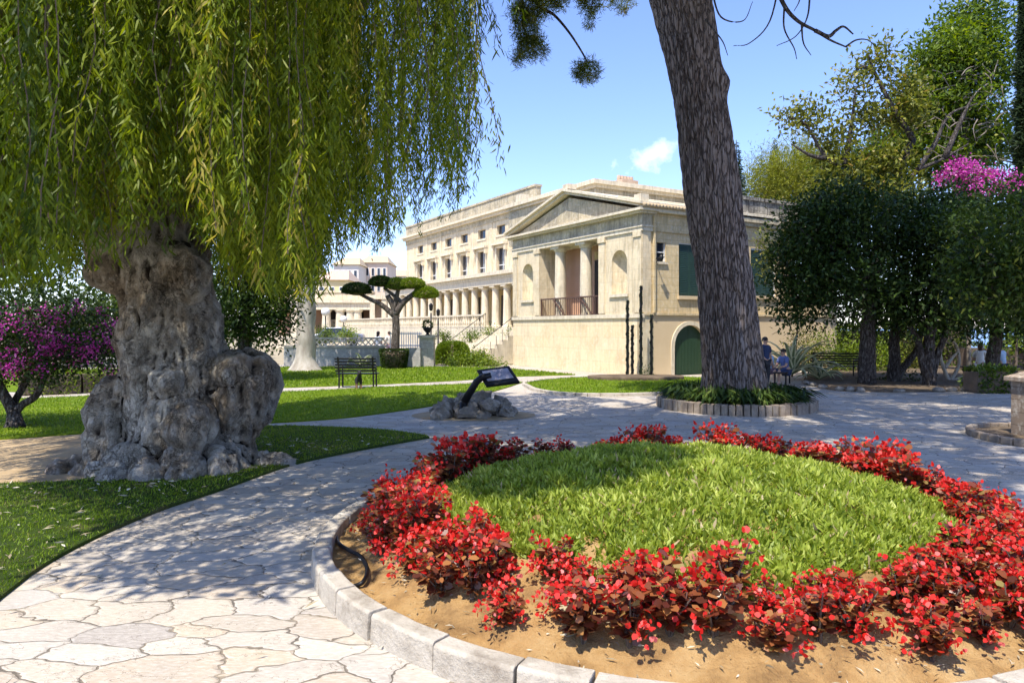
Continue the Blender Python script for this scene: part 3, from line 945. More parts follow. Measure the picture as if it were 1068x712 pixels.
for x, y, zt, ze, cl in strands:
    L = zt - ze
    m = max(int(L / .043), 3)
    t = np.linspace(0, 1, m)
    ph = random.uniform(0, 6.28); sw = random.uniform(.05, .22) if random.random() < .7 else random.uniform(.25, .5)
    dirx, diry = math.cos(ph), math.sin(ph)
    bow = sw * (t ** 1.6)
    cx = x + dirx * bow + .025 * np.sin(t * 9 + ph); cy = y + diry * bow + .025 * np.cos(t * 7 + ph)
    cz = zt - L * t
    P = np.stack([cx, cy, cz], 1)
    reps = 3
    P = np.repeat(P, reps, 0)
    az = rng.uniform(0, 6.28, len(P)); ln = rng.uniform(.055, .145, len(P)) * random.uniform(.75, 1.15)
    D = np.stack([np.cos(az) * .55, np.sin(az) * .55, -rng.uniform(.5, 1.5, len(P))], 1)
    P = P + rng.normal(size=P.shape) * .03
    parts.append(leaf_verts(P, D, ln, .011 + .009 * rng.random(len(P)), shape=WILLOW))
    base = .47 + .42 * cl + .2 * noise.noise(Vector((x * .6, y * .6, 4))) + random.gauss(0, .11)
    tones.append(np.clip(base + rng.normal(size=len(P)) * .13 + (.5 if random.random() < .035 else 0), 0, 1))
    if random.random() < .35:
        k = list(range(0, m, max(m // 6, 1)))
        twig.tube([(cx[i], cy[i], cz[i]) for i in k], .005, 3, False)
leaf_obj('hanging_foliage', parts, M['pepper_leaf'], willow, 6, np.concatenate(tones))
twig.build('twigs', M['twig'], willow)
# upper crown (mostly above the picture), it shades the path and lawn
N = 52000
a = rng.random(N) * 6.283; rr = np.sqrt(rng.random(N))
x = -3.6 + 5.6 * rr * np.cos(a); y = 10.3 + 5.5 * rr * np.sin(a)
ztop = np.maximum(5.2 + 4.4 * (1 - rr ** 2), H + .5 * y + .45)
z = ztop - rng.random(N) ** 1.5 * 1.4
z = np.maximum(z, H + .5 * y + .25)
cl = np.array([noise.noise(Vector((p * 1.1, q * 1.1, 7))) for p, q in zip(x, y)])
keep = cl > -.25
P = np.stack([x, y, z], 1)[keep]
D = np.stack([rng.normal(size=len(P)), rng.normal(size=len(P)), -rng.random(len(P)) * 2], 1)
Q = []  # extra unseen clumps added to shade the mound and path
for c, r, n_ in (((-1.0, 4.1, 6.5), (1.3, 1.5, .45), 5500), ((-3.5, 2.9, 5.6), (1.7, .7, .35), 1400), ((.3, 6.6, 7.2), (1.2, 1.6, .5), 3500), ((.6, 10.0, 8.4), (1.8, 2.2, .6), 4500)):
    d = unit(rng.normal(size=(n_, 3))) * rng.random((n_, 1)) ** .4
    Q.append(np.array(c) + d * np.array(r))
P = np.concatenate([P] + Q); D = np.concatenate([D] + [rng.normal(size=q.shape) + np.array([0, 0, -.8]) for q in Q])
leaf_obj('crown', leaf_verts(P, D, rng.uniform(.14, .30, len(P)), .065), M['pepper_leaf'], willow, 4, np.clip(rng.normal(.5, .2, len(P)), 0, 1))

# ================================================================== tall pine
pine = empty('tall_pine', (0, 0, 0), 0, 'tall leaning pine with thick fissured bark rising from a brick ring', 'tree')
YP = 16.8
path = smoothpath([W(768, 424, YP), W(767, 402, YP), W(764, 370, YP), W(756, 300, YP), W(743, 200, YP), W(729, 100, YP), W(709, 0, YP), W(694, -60, YP - .1)], 24)
rad = np.interp(np.linspace(0, 7, len(path)), range(8), [.96, .75, .69, .63, .64, .58, .68, .6])
nseg = 220; vs = []; m = len(path)
for i, p in enumerate(path):
    for k in range(nseg):
        a = 2 * math.pi * k / nseg
        q = Vector((math.cos(a) * 1.3, math.sin(a) * 1.3, p[2] * .17))
        w = noise.noise_vector(q * 3.2) * .22
        dd = noise.voronoi(q * 4.6 + w)[0]
        pl = min(dd[1] - dd[0], .30) / .30
        d2 = noise.voronoi(q * 10 + w)[0]; pl2 = min(d2[1] - d2[0], .3) / .3
        r = rad[i] * (1 + .05 * noise.fractal(Vector((math.cos(a) * .9, math.sin(a) * .9, p[2] * .5)), 1, 2, 3)) + .05 * pl + .02 * pl2 - .03
        # knot on the right edge
        kn = math.exp(-((p[2] - (H + (HY - 88) / F * YP)) / .28) ** 2) * max(0, math.cos(a)) ** 3 * .16
        vs.append((p[0] + (r + kn) * math.cos(a), p[1] + (r + kn) * math.sin(a), p[2]))
fs = [(i * nseg + k, i * nseg + (k + 1) % nseg, (i + 1) * nseg + (k + 1) % nseg, (i + 1) * nseg + k) for i in range(m - 1) for k in range(nseg)]
mb = MB(); mb.add(vs, fs)
mb.build('trunk', M['pine_bark'], pine, True)
# limbs into the crown, above the picture
mb = MB()
top = Vector(path[-1])
blobs = []  # unseen crown, stretched toward the camera to shade path and right trees
for c, r in (((3.2, 15.5, 13.2), (3.2, 3.0, 1.3)), ((7.6, 18.6, 14.2), (3.4, 3.0, 1.4)), ((10.6, 18.8, 13.9), (3.6, 3.0, 1.3)), ((6.2, 13.6, 13.4), (3.2, 2.6, 1.2)), ((5.6, 9.4, 12.2), (2.7, 2.4, 1.0)), ((3.4, 12.4, 12.4), (2.9, 2.6, 1.1)), ((1.3, 4.2, 11.2), (1.9, 1.7, .8)), ((3.4, 3.6, 11.3), (2.0, 1.9, .8)), ((3.7, 6.3, 11.6), (2.2, 1.9, .8)), ((1.2, 7.6, 11.8), (2.3, 2.0, .8)), ((-1.0, 7.8, 11.4), (1.9, 1.9, .8)),
             ((9.6, 12.4, 13.0), (3.0, 2.6, 1.1)), ((14.0, 18.0, 14.6), (2.8, 2.6, 1.1))):
    blobs.append((c, r))
    e = Vector(c); md = top.lerp(e, .5) + Vector((0, 0, .5))
    sp = smoothpath([top - Vector((0, 0, .4)), md, e], 6)
    mb.tube(sp, list(np.linspace(.34, .08, len(sp))), 10)
    for q in range(5):
        e2 = e + Vector((random.uniform(-1, 1) * r[0], random.uniform(-1, 1) * r[1], random.uniform(-.2, .6) * r[2]))
        mb.tube([e.lerp(md, .3), e.lerp(e2, .5), e2], [.07, .05, .02], 6)
mb.build('limbs', M['pine_bark'], pine, True)


def tufts(c, r, n, per, ln=.16, w=.006):
    """needle tufts in an ellipsoid"""
    d = unit(rng.normal(size=(n, 3))); s = rng.random(n) ** (1 / 3.0)
    P0 = np.asarray(c) + d * s[:, None] * np.asarray(r)
    P = np.repeat(P0, per, 0) + rng.normal(size=(n * per, 3)) * .03
    D = rng.normal(size=(n * per, 3)) + np.repeat(rng.normal(size=(n, 3)) * .6, per, 0) + np.array([0, 0, .1])
    T = np.repeat(rng.normal(.5, .2, n), per) + rng.normal(size=n * per) * .15
    return leaf_verts(P, D, rng.uniform(.6, 1.2, n * per) * ln, w), np.clip(T, 0, 1)


ps, ts = [], []
for c, r in blobs:
    v, t = tufts(c, r, int(300 * r[0] * r[1] * .42), 11, .34, .055); ps.append(v); ts.append(t)
leaf_obj('crown', ps, M['pine_needle'], pine, 4, np.concatenate(ts))
# the drooping boughs seen at the top edge
mb = MB(); ps, ts = [], []
YB = 12.5
limb0 = Vector(W(690, -90, YP - 1))


def bough(pts, rr, Y=YB):
    sp = smoothpath(pts, 6); mb.tube(sp, list(np.linspace(rr, rr * .3, len(sp))), 6); return sp


bough([limb0, W(640, -80, YB + 2), W(580, -45, YB), W(545, -20, YB)], .10)
bough([W(545, -20, YB), W(562, 6, YB), W(578, 16, YB), W(595, 36, YB), W(610, 60, YB), W(613, 70, YB)], .035)
bough([W(600, -60, YB), W(552, -25, YB), W(545, 20, YB), W(552, 45, YB)], .03)
bough([W(640, -80, YB + 2), W(625, -30, YB), W(618, 2, YB), W(616, 20, YB)], .025)
for cx_, cy_, rx_, ry_, n_ in ((560, 4, 30, 16, 110), (548, 30, 14, 24, 110), (556, 50, 16, 13, 80), (540, 62, 6, 6, 16), (550, 12, 22, 16, 60), (612, 74, 14, 11, 75), (618, 2, 16, 10, 50), (615, 20, 6, 8, 16), (648, 4, 14, 7, 30), (590, -3, 26, 8, 40)):
    c = W(cx_, cy_, YB); k = YB / F
    v, t = tufts(c, (rx_ * k, .35, ry_ * k), int(n_ * 1.7), 15, .11, .010); ps.append(v); ts.append(t)
leaf_obj('drooping_needles', ps, M['pine_needle'], pine, 4, np.concatenate(ts))
for pts in ([(736, 20), (745, 32), (754, 44), (759, 58)], [(742, -10), (752, 18), (775, 22), (785, 2)], [(815, -30), (803, 22), (782, 45), (765, 48)],
            [(805, -25), (818, 6), (832, 22), (850, 32), (866, 42), (882, 49)], [(882, 49), (893, 42), (905, 42), (914, 50)], [(818, 6), (818, 30), (828, 50), (831, 62)],
            [(845, -10), (842, 18), (830, 38), (810, 48)], [(850, 32), (864, 38), (872, 32), (880, 28), (890, 36)], [(836, 25), (838, 45), (846, 58)], [(835, -20), (834, 0), (828, 12)]):
    bough([W(x_, y_, YP - 2) for x_, y_ in pts], .05 if len(pts) > 4 else .022)
bough([top, W(760, -60, YP - 1), W(805, -25, YP - 2)], .14)
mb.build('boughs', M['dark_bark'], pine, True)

# brick ring, planted strap leaves
PC = (W(767, 0, YP)[0], YP + .05)
mb = MB(); nb = 74
for k in range(nb):
    a0 = 2 * math.pi * k / nb + .006; a1 = 2 * math.pi * (k + 1) / nb - .006
    r0, r1 = 1.62 + random.uniform(-.015, .015), 1.84 + random.uniform(-.02, .02); h_ = .24 + random.uniform(-.015, .015)
    mb.prism([(PC[0] + r * math.cos(a), PC[1] + r * math.sin(a)) for r, a in ((r0, a0), (r1, a0), (r1, a1), (r0, a1))], -.02, h_)
ringroot = tag(mb.build('brick_planter_ring', M['brick_edge'], bevel=.012), 'low ring of upright bricks around the foot of the tall pine', 'planter')
mb = MB(); mb.lathe([(1.66, .12), (1.2, .20), (.6, .24)], (PC[0], PC[1], 0), 40)
mb.build('soil', M['dark_soil'], ringroot)


def strap(name, c, n, ln, mat, label, w=.045):
    R_ = rng
    az = R_.uniform(0, 6.28, n)
    parts_ = []
    P = np.array(c)[None] + np.stack([R_.normal(size=n) * .05, R_.normal(size=n) * .05, np.zeros(n)], 1)
    D = np.stack([np.cos(az), np.sin(az), R_.uniform(.7, 2.2, n)], 1)
    L = R_.uniform(.6, 1.1, n) * ln
    D = unit(D)
    v1 = leaf_verts(P, D, L * .6, w, up=(0, 0, 1), shape=BLADE, updev=.1)
    P2 = P + D * (L * .55)[:, None]; D2 = D.copy(); D2[:, 2] -= 1.1
    v2 = leaf_verts(P2, D2, L * .6, w * .9, up=(0, 0, 1), shape=LEAF4, updev=.1)
    t = R_.random(n)
    o = link(name, np_mesh(name, v1, 5, n, t), mat)
    o2 = link(name, np_mesh(name, v2, 4, n, t), mat)
    return o, o2


proto = []
for k in range(3):
    root = empty('strap_leaf_plant')
    a_, b_ = strap('leaves', (0, 0, 0), 26, .48, M['dark_leaf'], None)
    a_.name = 'leaves'; b_.name = 'leaf_tips'
    a_.parent = root; b_.parent = root
    proto.append(root)
for i in range(58):
    a = 2 * math.pi * i * .382 * 1.618; rr = .92 + .62 * ((i * 37) % 58) / 58
    o = proto[i] if i < 3 else copy_tree(proto[i % 3])
    o.location = (PC[0] + rr * math.cos(a), PC[1] + rr * math.sin(a), .18)
    o.rotation_euler = (0, 0, random.uniform(0, 6.28)); s = random.uniform(1.1, 1.7); o.scale = (s, s, s)
    tag(o, 'dark green strap leaved plant inside the brick ring around the pine', 'plant', 'strap leaved plants around the pine foot')


# ================================================================== generic trees
def clump_leaves(blobs, per, size, w, shell=.75, flat=0.0, shape=LEAF4, upb=.5):
    """blobs: (centre, radii). leaves gathered in small clumps near each blob's surface"""
    ps, ts = [], []
    for c, r in blobs:
        nc = max(int(per * r[0] * r[2] / 1.0), 6)
        d = unit(rng.normal(size=(nc, 3)))
        s = shell + (1.06 - shell) * rng.random(nc)
        inner = rng.random(nc) < .25; s[inner] *= rng.random(inner.sum())
        C = np.asarray(c) + d * s[:, None] * np.asarray(r) * (1 + .12 * rng.normal(size=(nc, 1)))
        k = 16
        P = np.repeat(C, k, 0) + rng.normal(size=(nc * k, 3)) * size * 1.5
        D = np.repeat(d, k, 0) * .7 + rng.normal(size=(nc * k, 3)) * .8; D[:, 2] -= flat
        ps.append(leaf_verts(P, D, rng.uniform(.65, 1.25, nc * k) * size, w * rng.uniform(.8, 1.2, nc * k), up=(0, 0, 1), updev=upb, shape=shape))
        ts.append(np.clip(np.repeat(rng.normal(.42, .2, nc), k) + rng.normal(size=nc * k) * .14, 0, 1))
    return ps, np.concatenate(ts)


def tree(name, label, trunk_pts, r0, blobs, leaf, bark, size=.12, w=.05, per=30, group=None, extra=None, shell=.75, shape=LEAF4, K=4, branches=True, cat='tree', flat=0.0):
    root = empty(name, (0, 0, 0), 0, label, cat, group)
    mb = MB()
    for pts, ra, rb in trunk_pts:
        sp = smoothpath(pts, 5)
        # gentle wobble
        sp = [np.asarray(p) + np.array([noise.noise(Vector(p) * 1.3), noise.noise(Vector(p) * 1.3 + Vector((9, 0, 0))), 0]) * min(ra, .22) * .5 for p in sp]
        mb.tube(sp, list(np.linspace(ra, rb, len(sp))), 10)
    if branches:
        e0 = Vector(trunk_pts[0][0][-1])
        for c, r in blobs:
            cc = Vector(c)
            sp = smoothpath([e0 - Vector((0, 0, .2)), e0.lerp(cc, .5) + Vector((0, 0, -.1)), cc], 4)
            mb.tube(sp, list(np.linspace(trunk_pts[0][2] * .7, trunk_pts[0][2] * .2, len(sp))), 7)
            for q in range(4):
                d = Vector((random.gauss(0, 1), random.gauss(0, 1), random.gauss(.2, .8))).normalized()
                mb.tube([cc.lerp(e0, .3), cc + Vector((d.x * r[0] * .5, d.y * r[1] * .5, d.z * r[2] * .5)), cc + Vector((d.x * r[0] * .95, d.y * r[1] * .95, d.z * r[2] * .95))], [trunk_pts[0][2] * .3, trunk_pts[0][2] * .18, .012], 5)
    mb.build('trunk', bark, root, True)
    ps, ts = clump_leaves(blobs, per, size, w, shell, flat, shape)
    leaf_obj('crown', ps, leaf, root, K, ts)
    return root


def wb(px, py, Y, rx, ry, rz=None):
    """crown blob centred at a picture position, radii in pixels across / up, and depth like its width"""
    k = Y / F
    return (W(px, py, Y), (rx * k, (rz or rx) * k, ry * k))


# bougainvillea at far left
YL = 13.4
bl = [wb(20, 352, YL, 48, 38), wb(78, 350, YL + .3, 42, 32), wb(112, 370, YL, 24, 20), wb(50, 376, YL - .4, 34, 20), wb(-50, 360, YL, 56, 46), wb(60, 328, YL + 1, 50, 24), wb(0, 382, YL - .5, 24, 16)]
rt = tree('flowering_bougainvillea', 'magenta flowering bougainvillea on crossing dark stems left of the gnarled trunk',
          [([G(20, 447), W(14, 425, YL), W(0, 400, YL), W(-10, 370, YL)], .12, .07), ([G(8, 447), W(22, 424, YL), W(40, 410, YL), W(50, 375, YL)], .085, .05), ([G(10, 447), W(16, 420, YL + .2), W(28, 395, YL + .2), W(30, 370, YL)], .08, .05)],
          .15, bl, M['dark_leaf'], M['dark_bark'], .085, .045, 330)
ps, ts = [], []
for c, r in bl[:5]:
    n_ = int(30 * r[0] * r[2] / .5)
    d = unit(rng.normal(size=(n_, 3)) + np.array([0, -.5, .3]))
    C = np.asarray(c) + d * np.asarray(r) * rng.uniform(.85, 1.1, (n_, 1)); k = 34
    P = np.repeat(C, k, 0) + rng.normal(size=(n_ * k, 3)) * .075
    ps.append(leaf_verts(P, rng.normal(size=(n_ * k, 3)), .045, .036, shape=LEAF6)); ts.append(np.clip(np.repeat(rng.normal(.45, .2, n_), k) + rng.normal(size=n_ * k) * .15, 0, 1))
leaf_obj('flowers', ps, M['magenta'], rt, 6, np.concatenate(ts))

# dark tree right behind the old trunk, pale trunk tree beyond
tree('shady_tree', 'dark leafy tree showing between the gnarled trunk and the pale trunk', [([W(252, 404, 25), W(254, 370, 25), W(258, 330, 25), W(262, 300, 25)], .28, .16)], .2,
     [wb(262, 310, 25, 40, 42), wb(236, 320, 25, 22, 38), wb(285, 335, 25, 20, 24), wb(250, 262, 25.5, 50, 36), wb(292, 300, 25, 22, 26), wb(262, 345, 25, 24, 14)], M['dark_leaf'], M['dark_bark'], .17, .085, 130)
tree('pale_trunk_tree', 'tree with a smooth whitish flared trunk behind the park bench', [([W(318, 390, 31), W(318.5, 350, 31), W(320, 310, 31), W(322, 250, 31)], .42, .34)], .3,
     [wb(335, 205, 31, 45, 40), wb(290, 230, 31, 45, 40), wb(318, 175, 31.5, 60, 40), wb(270, 190, 32, 40, 40)], M['mid_leaf'], M['pale_bark'], .2, .08, 26)
mbp = MB(); mbp.tube(smoothpath([W(318, 388, 31), W(318, 381, 31), W(318, 372, 31), W(318.4, 355, 31)], 5), list(.36 + .48 * np.linspace(1, 0, 16) ** 1.8), 18)
o = mbp.build('trunk_flare', M['pale_bark'], [q for q in bpy.data.objects if q.name.startswith('pale_trunk_tree')][0], True)
for i, (px, py, Y, rx, ry, lab) in enumerate(((40, 330, 34, 60, 52, 'dark round tree behind the bougainvillea at the far left'), (-60, 320, 30, 70, 60, 'dark tree at the left edge behind the bougainvillea'),
                                  (120, 318, 38, 60, 60, 'broad green tree far behind the gnarled trunk'), (205, 320, 42, 40, 50, 'mid green tree far behind the gnarled trunk beside the shady tree'))):
    k = Y / F
    tree('background_tree', lab, [([W(px, 342 + 1387 / Y, Y), W(px + 2, 350, Y), W(px, py, Y)], .3, .15)], .3,
         [wb(px, py, Y, rx, ry), wb(px - rx * .5, py + 20, Y, rx * .6, ry * .6), wb(px + rx * .5, py + 12, Y, rx * .6, ry * .6), wb(px, py - 40, Y, rx * .7, ry * .6)], M['dark_leaf'] if i < 2 else M['mid_leaf'], M['dark_bark'], .3, .15, 16, 'trees behind the lawn on the left')


# hedges ---------------------------------------------------------------
def hedge(name, label, pts, wd, h, leaf, size=.07, dens=900, cat='hedge', rough=.1):
    """leafy hedge along a ground line"""
    root = empty(name, (pts[0][0], pts[0][1], 0), 0, label, cat)
    off = Vector(root.location)
    ps, ts = [], []; mb = MB()
    for a, b in zip(pts[:-1], pts[1:]):
        a = Vector((a[0], a[1], 0)); b = Vector((b[0], b[1], 0)); d = b - a; L = d.length; d.normalize(); s = Vector((-d.y, d.x, 0))
        n = int(dens * L * (2 * h + wd))
        t = rng.random(n) * L; q = rng.random(n) * (2 * h + wd)
        u = np.where(q < h, -wd / 2, np.where(q < h + wd, q - h - wd / 2, wd / 2)); z = np.where(q < h, q, np.where(q < h + wd, h, 2 * h + wd - q))
        nx = np.where(q < h, -1, np.where(q < h + wd, 0, 1)); nz_ = np.where((q >= h) & (q < h + wd), 1., .25)
        lump = np.array([noise.fractal(Vector((float(p) * 1.6, float(v), float(zz) * 1.6)), 1, 2, 3) for p, v, zz in zip(t, u, z)])
        u = u + nx * (lump * rough + rng.normal(size=n) * rough * .4); z = np.maximum(z + nz_ * (lump * rough + rng.normal(size=n) * rough * .4), .03)
        P = np.array(a - off)[None] + np.outer(t, d) + np.outer(u, s) + np.outer(z, (0, 0, 1))
        N = np.outer(nx, s) + np.outer(nz_, (0, 0, 1)) + rng.normal(size=(n, 3)) * .7
        ps.append(leaf_verts(P, N, rng.uniform(.7, 1.3, n) * size, size * .5)); ts.append(np.clip(.45 + .3 * lump + rng.normal(size=n) * .2, 0, 1))
        m = MB(); m.bar(a - off + Vector((0, 0, h * .46)), b - off + Vector((0, 0, h * .46)), wd * .82, h * .85); mb.add(m.v, m.f)
    leaf_obj('foliage', ps, leaf, root, 4, np.concatenate(ts))
    mb.build('branches', M['twig'], root)
    return root


hedge('low_hedge', 'bright clipped hedge behind the bougainvillea on the left lawn', [G(20, 412)[:2], G(85, 409.5)[:2], G(150, 406)[:2]], .7, .62, M['lime_leaf'], .10, 380)
hedge('round_shrub', 'dense dark green clipped hedge block under the trees at right', [G(1012, 409)[:2], G(1052, 409)[:2]], .8, .68, M['mid_leaf'], .12, 420, 'shrub')
hedge('boundary_hedge', 'tall loose hedge behind the dark tree trunks closing off the sea', [(14.5, 36.0), (22.5, 35.0)], 1.2, 2.0, M['mid_leaf'], .2, 130, rough=.25)
hedge('boundary_hedge', 'long low hedge against the sea at the right edge', [(20, 31.0), (30, 32.5)], .9, 1.15, M['mid_leaf'], .15, 90)
# ================================================================== right-hand trees
def rtree(px, pb, Y, blobs, label, rr=.24, fork=None, leaf='dark_leaf', size=.19, w=.085, per=120, bark='dark_bark'):
    t = [([W(px, pb, Y), W(px + 1, (pb + 345) / 2, Y), W(px + 3, 330, Y), W(px + 2, 300, Y)], rr, rr * .6)]
    if fork: t += [([W(*q, Y) for q in f], rr * .65, rr * .35) for f in fork]
    return tree('shady_tree', label, t, .3, blobs, M[leaf], M[bark], size, w, per, 'shady trees on the right')


rtree(903, 401, 23.5, [wb(862, 262, 23.5, 48, 40), wb(835, 290, 23.5, 30, 34), wb(900, 232, 24, 56, 34), wb(880, 300, 22.8, 52, 34), wb(832, 318, 23.5, 24, 20), wb(868, 218, 24, 36, 26), wb(840, 240, 24.5, 26, 24), wb(818, 262, 24.5, 16, 16)],
      'dark shady tree with the thickest straight trunk, left of the group at right', .30, size=.18, per=130)
rtree(932, 402, 24.5, [wb(930, 262, 25, 56, 44), wb(960, 232, 25, 40, 30), wb(945, 312, 24, 44, 26), wb(915, 322, 24.5, 36, 16)],
      'dark shady tree with a slimmer trunk second from the left of the group', .22, [[(934, 396), (945, 380), (957, 362), (962, 335)]])
rtree(968, 404, 23, [wb(975, 300, 23, 48, 36), wb(990, 250, 23.5, 42, 38), wb(960, 330, 22.6, 36, 14), wb(1000, 325, 23, 30, 16), wb(1010, 275, 23.5, 36, 34), wb(985, 215, 24.5, 34, 18), wb(1020, 225, 25, 34, 20)],
      'dark shady tree with a forked trunk in the middle of the group', .22, [[(968, 402), (975, 378), (984, 356), (990, 330)], [(967, 400), (962, 380), (958, 360), (950, 340)]])
rtree(1037, 392, 25, [wb(1030, 300, 24, 44, 34), wb(1070, 300, 24, 44, 40), wb(1010, 330, 24.5, 34, 16), wb(1060, 330, 24.5, 36, 18)],
      'dark shady tree with a straight trunk standing by the hedge block', .26)
# nearer brighter tree, right edge
YN = 16.5
tree('broadleaf_tree', 'leafy tree with fresh green lit leaves at the right edge above the stone pillar', [([G(1100, 430), W(1100, 390, YN), W(1096, 340, YN), W(1085, 300, YN)], .2, .12)], .2,
     [wb(1050, 270, YN, 44, 38), wb(1018, 292, YN, 26, 22), wb(1075, 225, YN + .5, 40, 30), wb(1040, 225, YN + 3, 40, 26), wb(1000, 240, YN + 5, 26, 26), wb(1090, 290, YN, 44, 40), wb(1035, 310, YN, 34, 18), wb(1010, 268, YN + .4, 18, 14)], M['mid_dark_leaf'], M['dark_bark'], .17, .07, 150)

# pale twisted trunk and shrubs below
root = empty('twisted_tree', G(992, 396), 0, 'small bare tree with pale looping forked trunk among the dark trunks', 'tree')
mb = MB(); o_ = Vector(root.location)
for pts in ([(990, 398), (983, 380), (981, 366), (989, 350), (986, 342)], [(991, 398), (1000, 380), (998, 362), (990, 350)], [(985, 384), (994, 372), (1000, 366)], [(990, 398), (1006, 392), (1016, 388)]):
    sp = smoothpath([Vector(W(x_, y_, 25.2)) - o_ for x_, y_ in pts], 5); mb.tube(sp, list(np.linspace(.07, .035, len(sp))), 8)
mb.build('trunk', M['pale_bark'], root, True)


def shrub(name, label, px, py, Y, blobs, leaf, size=.12, w=.05, per=60, group=None, cat='shrub'):
    return tree(name, label, [([W(px, 342 + 1387 / Y, Y), W(px, py + 6, Y), W(px, py, Y)], .06, .03)], .05, blobs, M[leaf], M['twig'], size, w, per, group, branches=True, cat=cat)


shrub('garden_shrub', 'bright yellow green shrub glowing behind the bench right of the agaves', 872, 372, 31, [wb(872, 366, 31, 24, 22), wb(856, 376, 31, 16, 18), wb(886, 378, 31.5, 18, 16)], 'lime_leaf', .12, .06, 130)
shrub('garden_shrub', 'bright green shrub between the two leftmost dark trunks', 918, 376, 31, [wb(920, 370, 31, 18, 22), wb(912, 384, 30.5, 12, 10)], 'lime_leaf', .12, .06, 120)
shrub('garden_shrub', 'ochre green shrub behind the forked dark trunk', 958, 365, 33, [wb(955, 362, 33, 20, 24), wb(945, 378, 32.5, 14, 12)], 'ochre_leaf', .12, .06, 110)
shrub('garden_shrub', 'olive shrub beside the agave under the dark crown', 838, 362, 28.5, [wb(836, 358, 28.5, 14, 20), wb(846, 374, 28, 12, 14)], 'ochre_leaf', .13, .05, 90)
shrub('garden_shrub', 'low dark shrub on the soil between the dark trunks', 948, 395, 25, [wb(948, 396, 25, 22, 8), wb(925, 397, 25.4, 16, 7)], 'dark_leaf', .12, .06, 120)
shrub('garden_shrub', 'small green shrub above the hedge at the right edge', 1060, 352, 29, [wb(1062, 352, 29, 18, 9), wb(1044, 356, 29.5, 12, 6)], 'lime_leaf', .14, .06, 90)
tree('garden_shrub', 'small pale yellow flowering branch clump against the pavilion wall', [([W(826, 393, 26.8), W(832, 330, 26.8), W(825, 260, 26.8)], .035, .02)], .05,
     [wb(826, 242, 26.8, 8, 6), wb(818, 262, 27, 12, 12), wb(800, 272, 27, 9, 16), wb(798, 250, 27.2, 7, 9), wb(832, 236, 27, 7, 6)], M['ochre_leaf'], M['dark_bark'], .13, .055, 150, None, cat='shrub')

# taller trees behind
Y6 = 31
root = tree('sparse_tree', 'tall sparse tree with twisted open branches and rusty green leaf tufts', [([W(905, 390, Y6), W(910, 300, Y6), W(925, 215, Y6), W(952, 145, Y6)], .32, .14)], .25,
     [wb(848, 122, Y6, 17, 8), wb(826, 122, Y6, 9, 8), wb(868, 148, Y6, 18, 9), wb(890, 85, Y6, 14, 8), wb(918, 62, Y6, 12, 11), wb(905, 120, Y6, 18, 10), wb(880, 180, Y6, 26, 13), wb(925, 170, Y6, 22, 13), wb(945, 120, Y6, 22, 14), wb(885, 205, Y6, 30, 13), wb(858, 195, Y6, 10, 7), wb(942, 92, Y6, 12, 10), wb(930, 205, Y6, 30, 16)],
     M['ochre_leaf'], M['dark_bark'], .27, .12, 125, shell=.3, branches=False)
mb = MB()
for pts in ([(905, 205), (880, 175), (862, 165), (840, 130), (822, 122)], [(925, 215), (955, 180), (985, 165), (1010, 150)], [(952, 145), (930, 110), (912, 75), (905, 55)], [(862, 165), (845, 162), (825, 150)], [(880, 175), (888, 130), (893, 90)],
            [(985, 165), (1005, 120), (1015, 100)], [(955, 180), (975, 150), (990, 120), (1020, 108)], [(912, 75), (898, 70), (888, 80)]):
    sp = smoothpath([W(x_, y_, Y6 - .3) for x_, y_ in pts], 5); mb.tube(sp, list(np.linspace(.13, .03, len(sp))), 6)
mb.build('branches', M['dark_bark'], root, True)
Y7 = 35
root = tree('tall_tree', 'tall bright green tree with many pale bare twigs at the upper right', [([W(1000, 385, Y7), W(1000, 250, Y7), W(1005, 150, Y7), W(1005, 80, Y7)], .5, .2)], .3,
     [wb(985, 60, Y7, 34, 20), wb(1015, 35, Y7, 34, 24), wb(972, 85, Y7, 28, 18), wb(1030, 75, Y7, 30, 22), wb(960, 120, Y7 + 1, 34, 22), wb(1000, 120, Y7 + 1, 36, 24), wb(985, 165, Y7 + 1, 40, 26), wb(1020, 12, Y7, 24, 12), wb(930, 165, Y7 + 2, 34, 24), wb(1030, 150, Y7 + 1, 26, 30), wb(900, 185, Y7 + 3, 34, 24)],
     M['mid_leaf'], M['grey_bark'], .30, .12, 95, shell=.5)
ps, ts = clump_leaves([wb(992, 45, Y7 - 1.5, 30, 18), wb(1022, 60, Y7 - 1.5, 30, 18), wb(965, 100, Y7 - 1, 26, 14), wb(1008, 100, Y7 - 1.6, 24, 14), wb(940, 150, Y7, 26, 16), wb(985, 150, Y7 - 1, 28, 16), wb(1040, 130, Y7 - 1, 22, 20)], 45, .26, .11, .7)  # sunlight put into the colour: paler lime clumps over the upper front
leaf_obj('sun_tinted_foliage', ps, M['lime_leaf'], root, 4, ts)
mb = MB(); R_ = random.Random(4)
for q in range(60):
    x_, y_ = R_.uniform(965, 1045), R_.uniform(70, 170); Yq = Y7 - R_.uniform(1.2, 2.6)
    a = R_.uniform(0, 6.28); L = R_.uniform(12, 34)
    p = [(x_, y_), (x_ + L * .5 * math.cos(a) + R_.uniform(-5, 5), y_ + L * .4 * math.sin(a)), (x_ + L * math.cos(a), y_ + L * .8 * math.sin(a) + 4)]
    mb.tube(smoothpath([W(*q_, Yq) for q_ in p], 3), [.03, .028, .026, .022, .02, .016, .012], 5)
mb.build('bare_twigs', M['grey_bark'], root, True)


